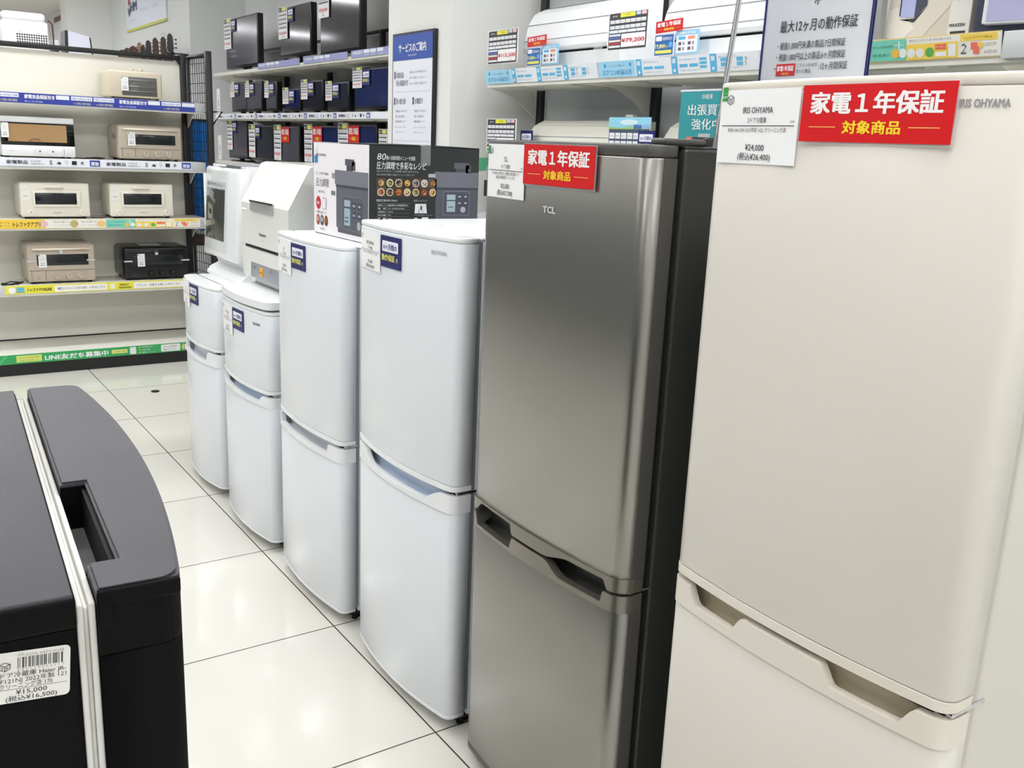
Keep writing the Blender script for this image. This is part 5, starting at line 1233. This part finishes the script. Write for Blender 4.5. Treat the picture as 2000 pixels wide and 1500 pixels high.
# ================================================================ behind the oven rack
def behind():
    # rear shelf bay that carries the appliances peeking over the rack
    th = thing('display_rack', 'rear display rack back to back with the oven rack, only its top load visible', 'shelf rack', (1.0, 6.55, 0))
    for x in (.40, 1.60):
        b = WB(th); b.box(x-.017, x+.017, 6.32, 6.355, 0, 1.80, 'black_metal', .003); b.build('upright', th)
    for z in (1.80, 1.2, .6, .15):
        b = WB(th); b.box(.35, 1.65, 6.32, 6.72, z-.03, z, 'shelf_white', .003); b.build('shelf', th)
    # white appliance with vent slots
    t = thing('fan_heater', 'white boxy appliance with rows of square vent holes on top of the rack', 'heater', (.91, 6.50, 1.801))
    b = MB(); b.box(-.125, .125, 0, .17, .008, .175, 'white_plastic', .018, 3); b.build('housing', t)
    b = MB(); b.box(-.120, .113, .004, .165, .170, .222, 'white_gloss', .02, 3); b.build('lid', t)
    b = MB()
    for r in range(4):
        for k in range(13): b.box(-.050+k*.0128, -.0415+k*.0128, -.001, .002, .091-r*.0135, .100-r*.0135, 'dark_gap')
    b.box(-.062, .120, -.0006, .001, .118, .1186, (200, 200, 200)); b.box(-.035, -.022, -.002, .001, .108, .112, (190, 190, 190)); b.box(.06, .078, -.002, .001, .106, .110, (190, 190, 190)); b.build('vent', t, 'rows of dark square vent holes')
    b = MB(); b.tube([(.128, .03, .19), (.150, .03, .17), (.152, .03, .10), (.15, .03, .01)], .0045, 'maroon', 6); b.build('cord', t)
    for sx in (-1, 1):
        b = MB(); b.cyl((sx*.1, .03, 0), (sx*.1, .03, .01), .012, 'rubber'); b.build('foot', t)
    t = thing('air_purifier', 'low white appliance with black sides on top of the rack', 'air purifier', (1.195, 6.50, 1.801))
    b = MB(); b.prism([(-.060, .0), (-.056, .140), (-.04, .138), (.05, .118), (.066, .112), (.070, .0)], 0.0, .14, flat((206, 206, 222)), 'y'); b.build('housing', t)
    b = MB(); b.prism([(-.078, .0), (-.073, .141), (-.058, .141), (-.061, .0)], -.002, .142, 'tv_black', 'y'); b.build('side_cover', t, 'black side')
    b = MB(); b.prism([(.071, .0), (.062, .112), (.069, .112), (.080, .0)], -.002, .142, 'tv_black', 'y'); b.build('side_cover', t, 'black side')
    t = thing('carton', 'small white carton with a black base between the appliances on top of the rack', 'carton', (1.075, 6.56, 1.801))
    b = MB(); b.box(-.018, .018, 0, .10, .045, .085, 'white_plastic', .003); b.build('box', t)
    b = MB(); b.box(-.018, .018, 0, .10, 0, .045, 'tv_black', .002); b.build('base', t)
    # guitars on a bar in front of the far wall
    bar = thing('guitar_bar', 'black wall bar holding the row of guitars', 'rail', (2.55, 10.2, 2.05))
    b = WB(bar); b.box(2.56, 2.59, 9.10, 11.3, 2.035, 2.065, 'black_metal'); b.build('rail', bar)
    for y in (9.3, 10.2, 11.2): b = WB(bar); b.box(2.59, 2.634, y-.015, y+.015, 2.04, 2.06, 'black_metal'); b.build('arm', bar)
    cfg = ((9.19, 2.235, 'wood_black', 0, 'black headstock guitar nearest the mesh panel end of the row'), (9.42, 2.222, 'wood_dark', 1, 'red-brown headstock guitar with a small ring hung on top'), (9.70, 2.232, 'wood_dark', 0, 'tall dark red headstock guitar third from the right'),
           (9.96, 2.226, 'wood_black', 0, 'dark headstock guitar fourth from the right'), (10.17, 2.19, 'wood_black', 0, 'small black headstock guitar beside the tan one'), (10.30, 2.228, 'wood_tan', 0, 'tan headstock guitar in the middle of the row'),
           (10.55, 2.21, 'wood_dark', 2, 'guitar with wide brown headstock left of the tan one'), (10.80, 2.205, 'wood_dark', 2, 'guitar with low brown headstock second from the left'), (11.05, 2.20, 'wood_dark', 2, 'guitar with rounded brown headstock at the left end of the row'))
    for y, zt, m, st, lab in cfg:
        g = thing('guitar', lab, 'guitar', (2.455, y, zt-.98), math.radians(-20), 'guitars hanging behind the rack')
        H_ = .98
        b = MB(); P = []
        for k in range(28):
            a = 2*PI*k/28; r = .15+.035*math.cos(2*a+PI) ; rr_ = r*(1.0 if math.sin(a) < 0 else .82); P.append((rr_*math.cos(a), .20+rr_*1.25*math.sin(a)))
        b.prism(P, 0, .05, 'wood_tan' if m != 'wood_black' else 'wood_black', 'y'); b.build('body', g)
        b = MB(); b.box(-.02, .02, -.012, .008, .25, H_-.15, m, .004); b.build('neck', g)
        wd = .028 if st < 2 else .045
        b = MB(); b.prism([(-.022, H_-.16), (-wd, H_-.13), (-wd*.85, H_-.02), (-.008, H_), (.010, H_-.004), (wd*.8, H_-.03), (wd, H_-.13), (.022, H_-.16)], -.008, .008, m, 'y'); b.build('headstock', g)
        b = MB()
        for k in range(3):
            for sx in (-1, 1): b.cyl((sx*wd, 0, H_-.12+k*.035), (sx*(wd+.016), 0, H_-.12+k*.035), .005, 'chrome' if m != 'wood_tan' else 'wood_dark', 8); b.cyl((sx*(wd+.016), 0, H_-.12+k*.035), (sx*(wd+.026), 0, H_-.12+k*.035), .008, m, 8)
        b.build('tuning_pegs', g)
        if st == 1:
            b = MB(); pts = [(.016*math.cos(2*PI*k/16), 0, H_+.014+.016*math.sin(2*PI*k/16)) for k in range(17)]; b.tube(pts, .003, 'chrome', 6); b.build('ring', g)
        b = MB(); b.tube([(-.03, .02, H_-.17), (-.03, -.03, H_-.17), (-.028, -.035, H_-.16)], .006, 'black_metal', 6); b.tube([(.03, .02, H_-.17), (.03, -.03, H_-.17), (.028, -.035, H_-.16)], .006, 'black_metal', 6); b.box(-.035, .035, .015, .06, H_-.178, H_-.162, 'black_metal'); b.box(.0, .128, -.006, .012, H_-.176, H_-.164, 'black_metal'); b.build('hanger', g)
    # big sign on the far wall
    s = thing('wall_sign', 'large pale blue wall sign with small logo and yellow lower edge', 'sign', (2.632, 10.72, 2.44), FACE_MX)
    b = MB(); b.box(-.80, .80, -.012, .0, 0, .54, flat((232, 238, 250))); b.build('board', s)
    b = MB(); b.box(-.80, .80, -.018, .0, -.022, .0, flat((206, 208, 90))); b.build('lower_edge', s, 'yellow edge strip')
    b = MB(); M = T(-.80, -.0125, 0); b.eps = .003
    b.text('HM', .36, .17, .13, (70, 74, 120), 'C', bold=.02, M=M, w=.26); b.poly([(.12, .27), (.16, .31), (.21, .27), (.16, .23)], (186, 70, 84), 2, M); b.poly([(.11, .23), (.16, .19), (.16, .12), (.11, .16)], (140, 150, 140), 2, M); b.poly([(.21, .23), (.17, .19), (.17, .12), (.21, .16)], (80, 90, 130), 2, M)
    b.text('トレファク', .28, .055, .05, (190, 196, 206), 'C', M=M, res=1, w=.26)
    b.rect(.60, 0, .604, .54, (214, 224, 244), 1, M); b.rect(1.02, 0, 1.024, .54, (214, 224, 244), 1, M)
    for x in (.66, 1.10): b.text('いらないものを買取致します', x, .24, .035, (200, 208, 222), 'L', M=M, res=1, w=.3); b.text('お気軽にご相談ください', x, .14, .035, (200, 208, 222), 'L', M=M, res=1, w=.28)
    b.build('print', s)
    s = thing('hanging_banner', 'narrow white banner with maroon top band at the far left wall', 'banner', (2.632, 15.5, 2.30), FACE_MX)
    b = MB(); b.box(-.45, .45, -.012, 0, 0, .62, (232, 234, 238)); b.build('cloth', s)
    b = MB(); b.box(-.45, .45, -.016, -.012, .55, .62, (120, 70, 80)); b.build('header_band', s, 'maroon band')
    b = MB(); M = T(-.45, -.0125, 0); b.eps = .004; b.text('HM', .5, .14, .16, (90, 92, 120), 'C', bold=.02, M=M); b.build('print', s)
    # blue pleated sheet and banded panel seen through the mesh
    c = thing('display_cabinet', 'white cabinet with a dark red band behind the mesh panel', 'cabinet', (1.975, 7.1, 0))
    b = WB(c); b.box(1.87, 2.08, 6.90, 7.30, 0, 1.10, 'white_plastic', .006); b.build('body', c)
    b = WB(c); b.box(1.868, 2.082, 6.895, 6.90, .60, .68, 'maroon'); b.build('band', c, 'dark red band')
    t = thing('blue_cover', 'bright blue pleated cloth cover seen through the black mesh', 'cloth cover', (2.0, 6.80, .80))
    b = WB(t); n = 60; xs = [1.86+.20*k/n for k in range(n+1)]
    yf = [6.80+.012*math.sin(k*.55)+.004*math.sin(k*.5) for k in range(n+1)]
    b.slab(xs, yf, [y+.006 for y in yf], [.72+.01*math.sin(k*.3) for k in range(n+1)], [1.46]*(n+1), 'blue_cloth'); b.build('cloth', t)
    b = WB(t); b.tube([(1.84, 6.81, 1.465), (2.08, 6.81, 1.465)], .008, 'black_metal', 8)
    b.build('rod', t)
    for x in (1.85, 2.07): b = WB(t); b.box(x-.01, x+.01, 6.80, 6.82, 0, 1.47, 'black_metal'); b.build('leg', t)
    t = thing('instrument_case', 'tall brown and cream narrow case standing behind the mesh panel', 'instrument case', (1.93, 7.42, 0))
    b = MB(); b.box(-.02, .005, -.02, .02, .03, 1.80, flat((200, 196, 170)), .004); b.build('front', t, 'cream front edge')
    b = MB(); b.box(.006, .03, -.02, .02, .03, 1.83, 'wood_dark', .004); b.build('side', t, 'dark brown side')
    b = MB(); b.box(-.10, .10, -.10, .10, 0, .03, 'wood_dark', .004); b.build('foot', t)
behind()
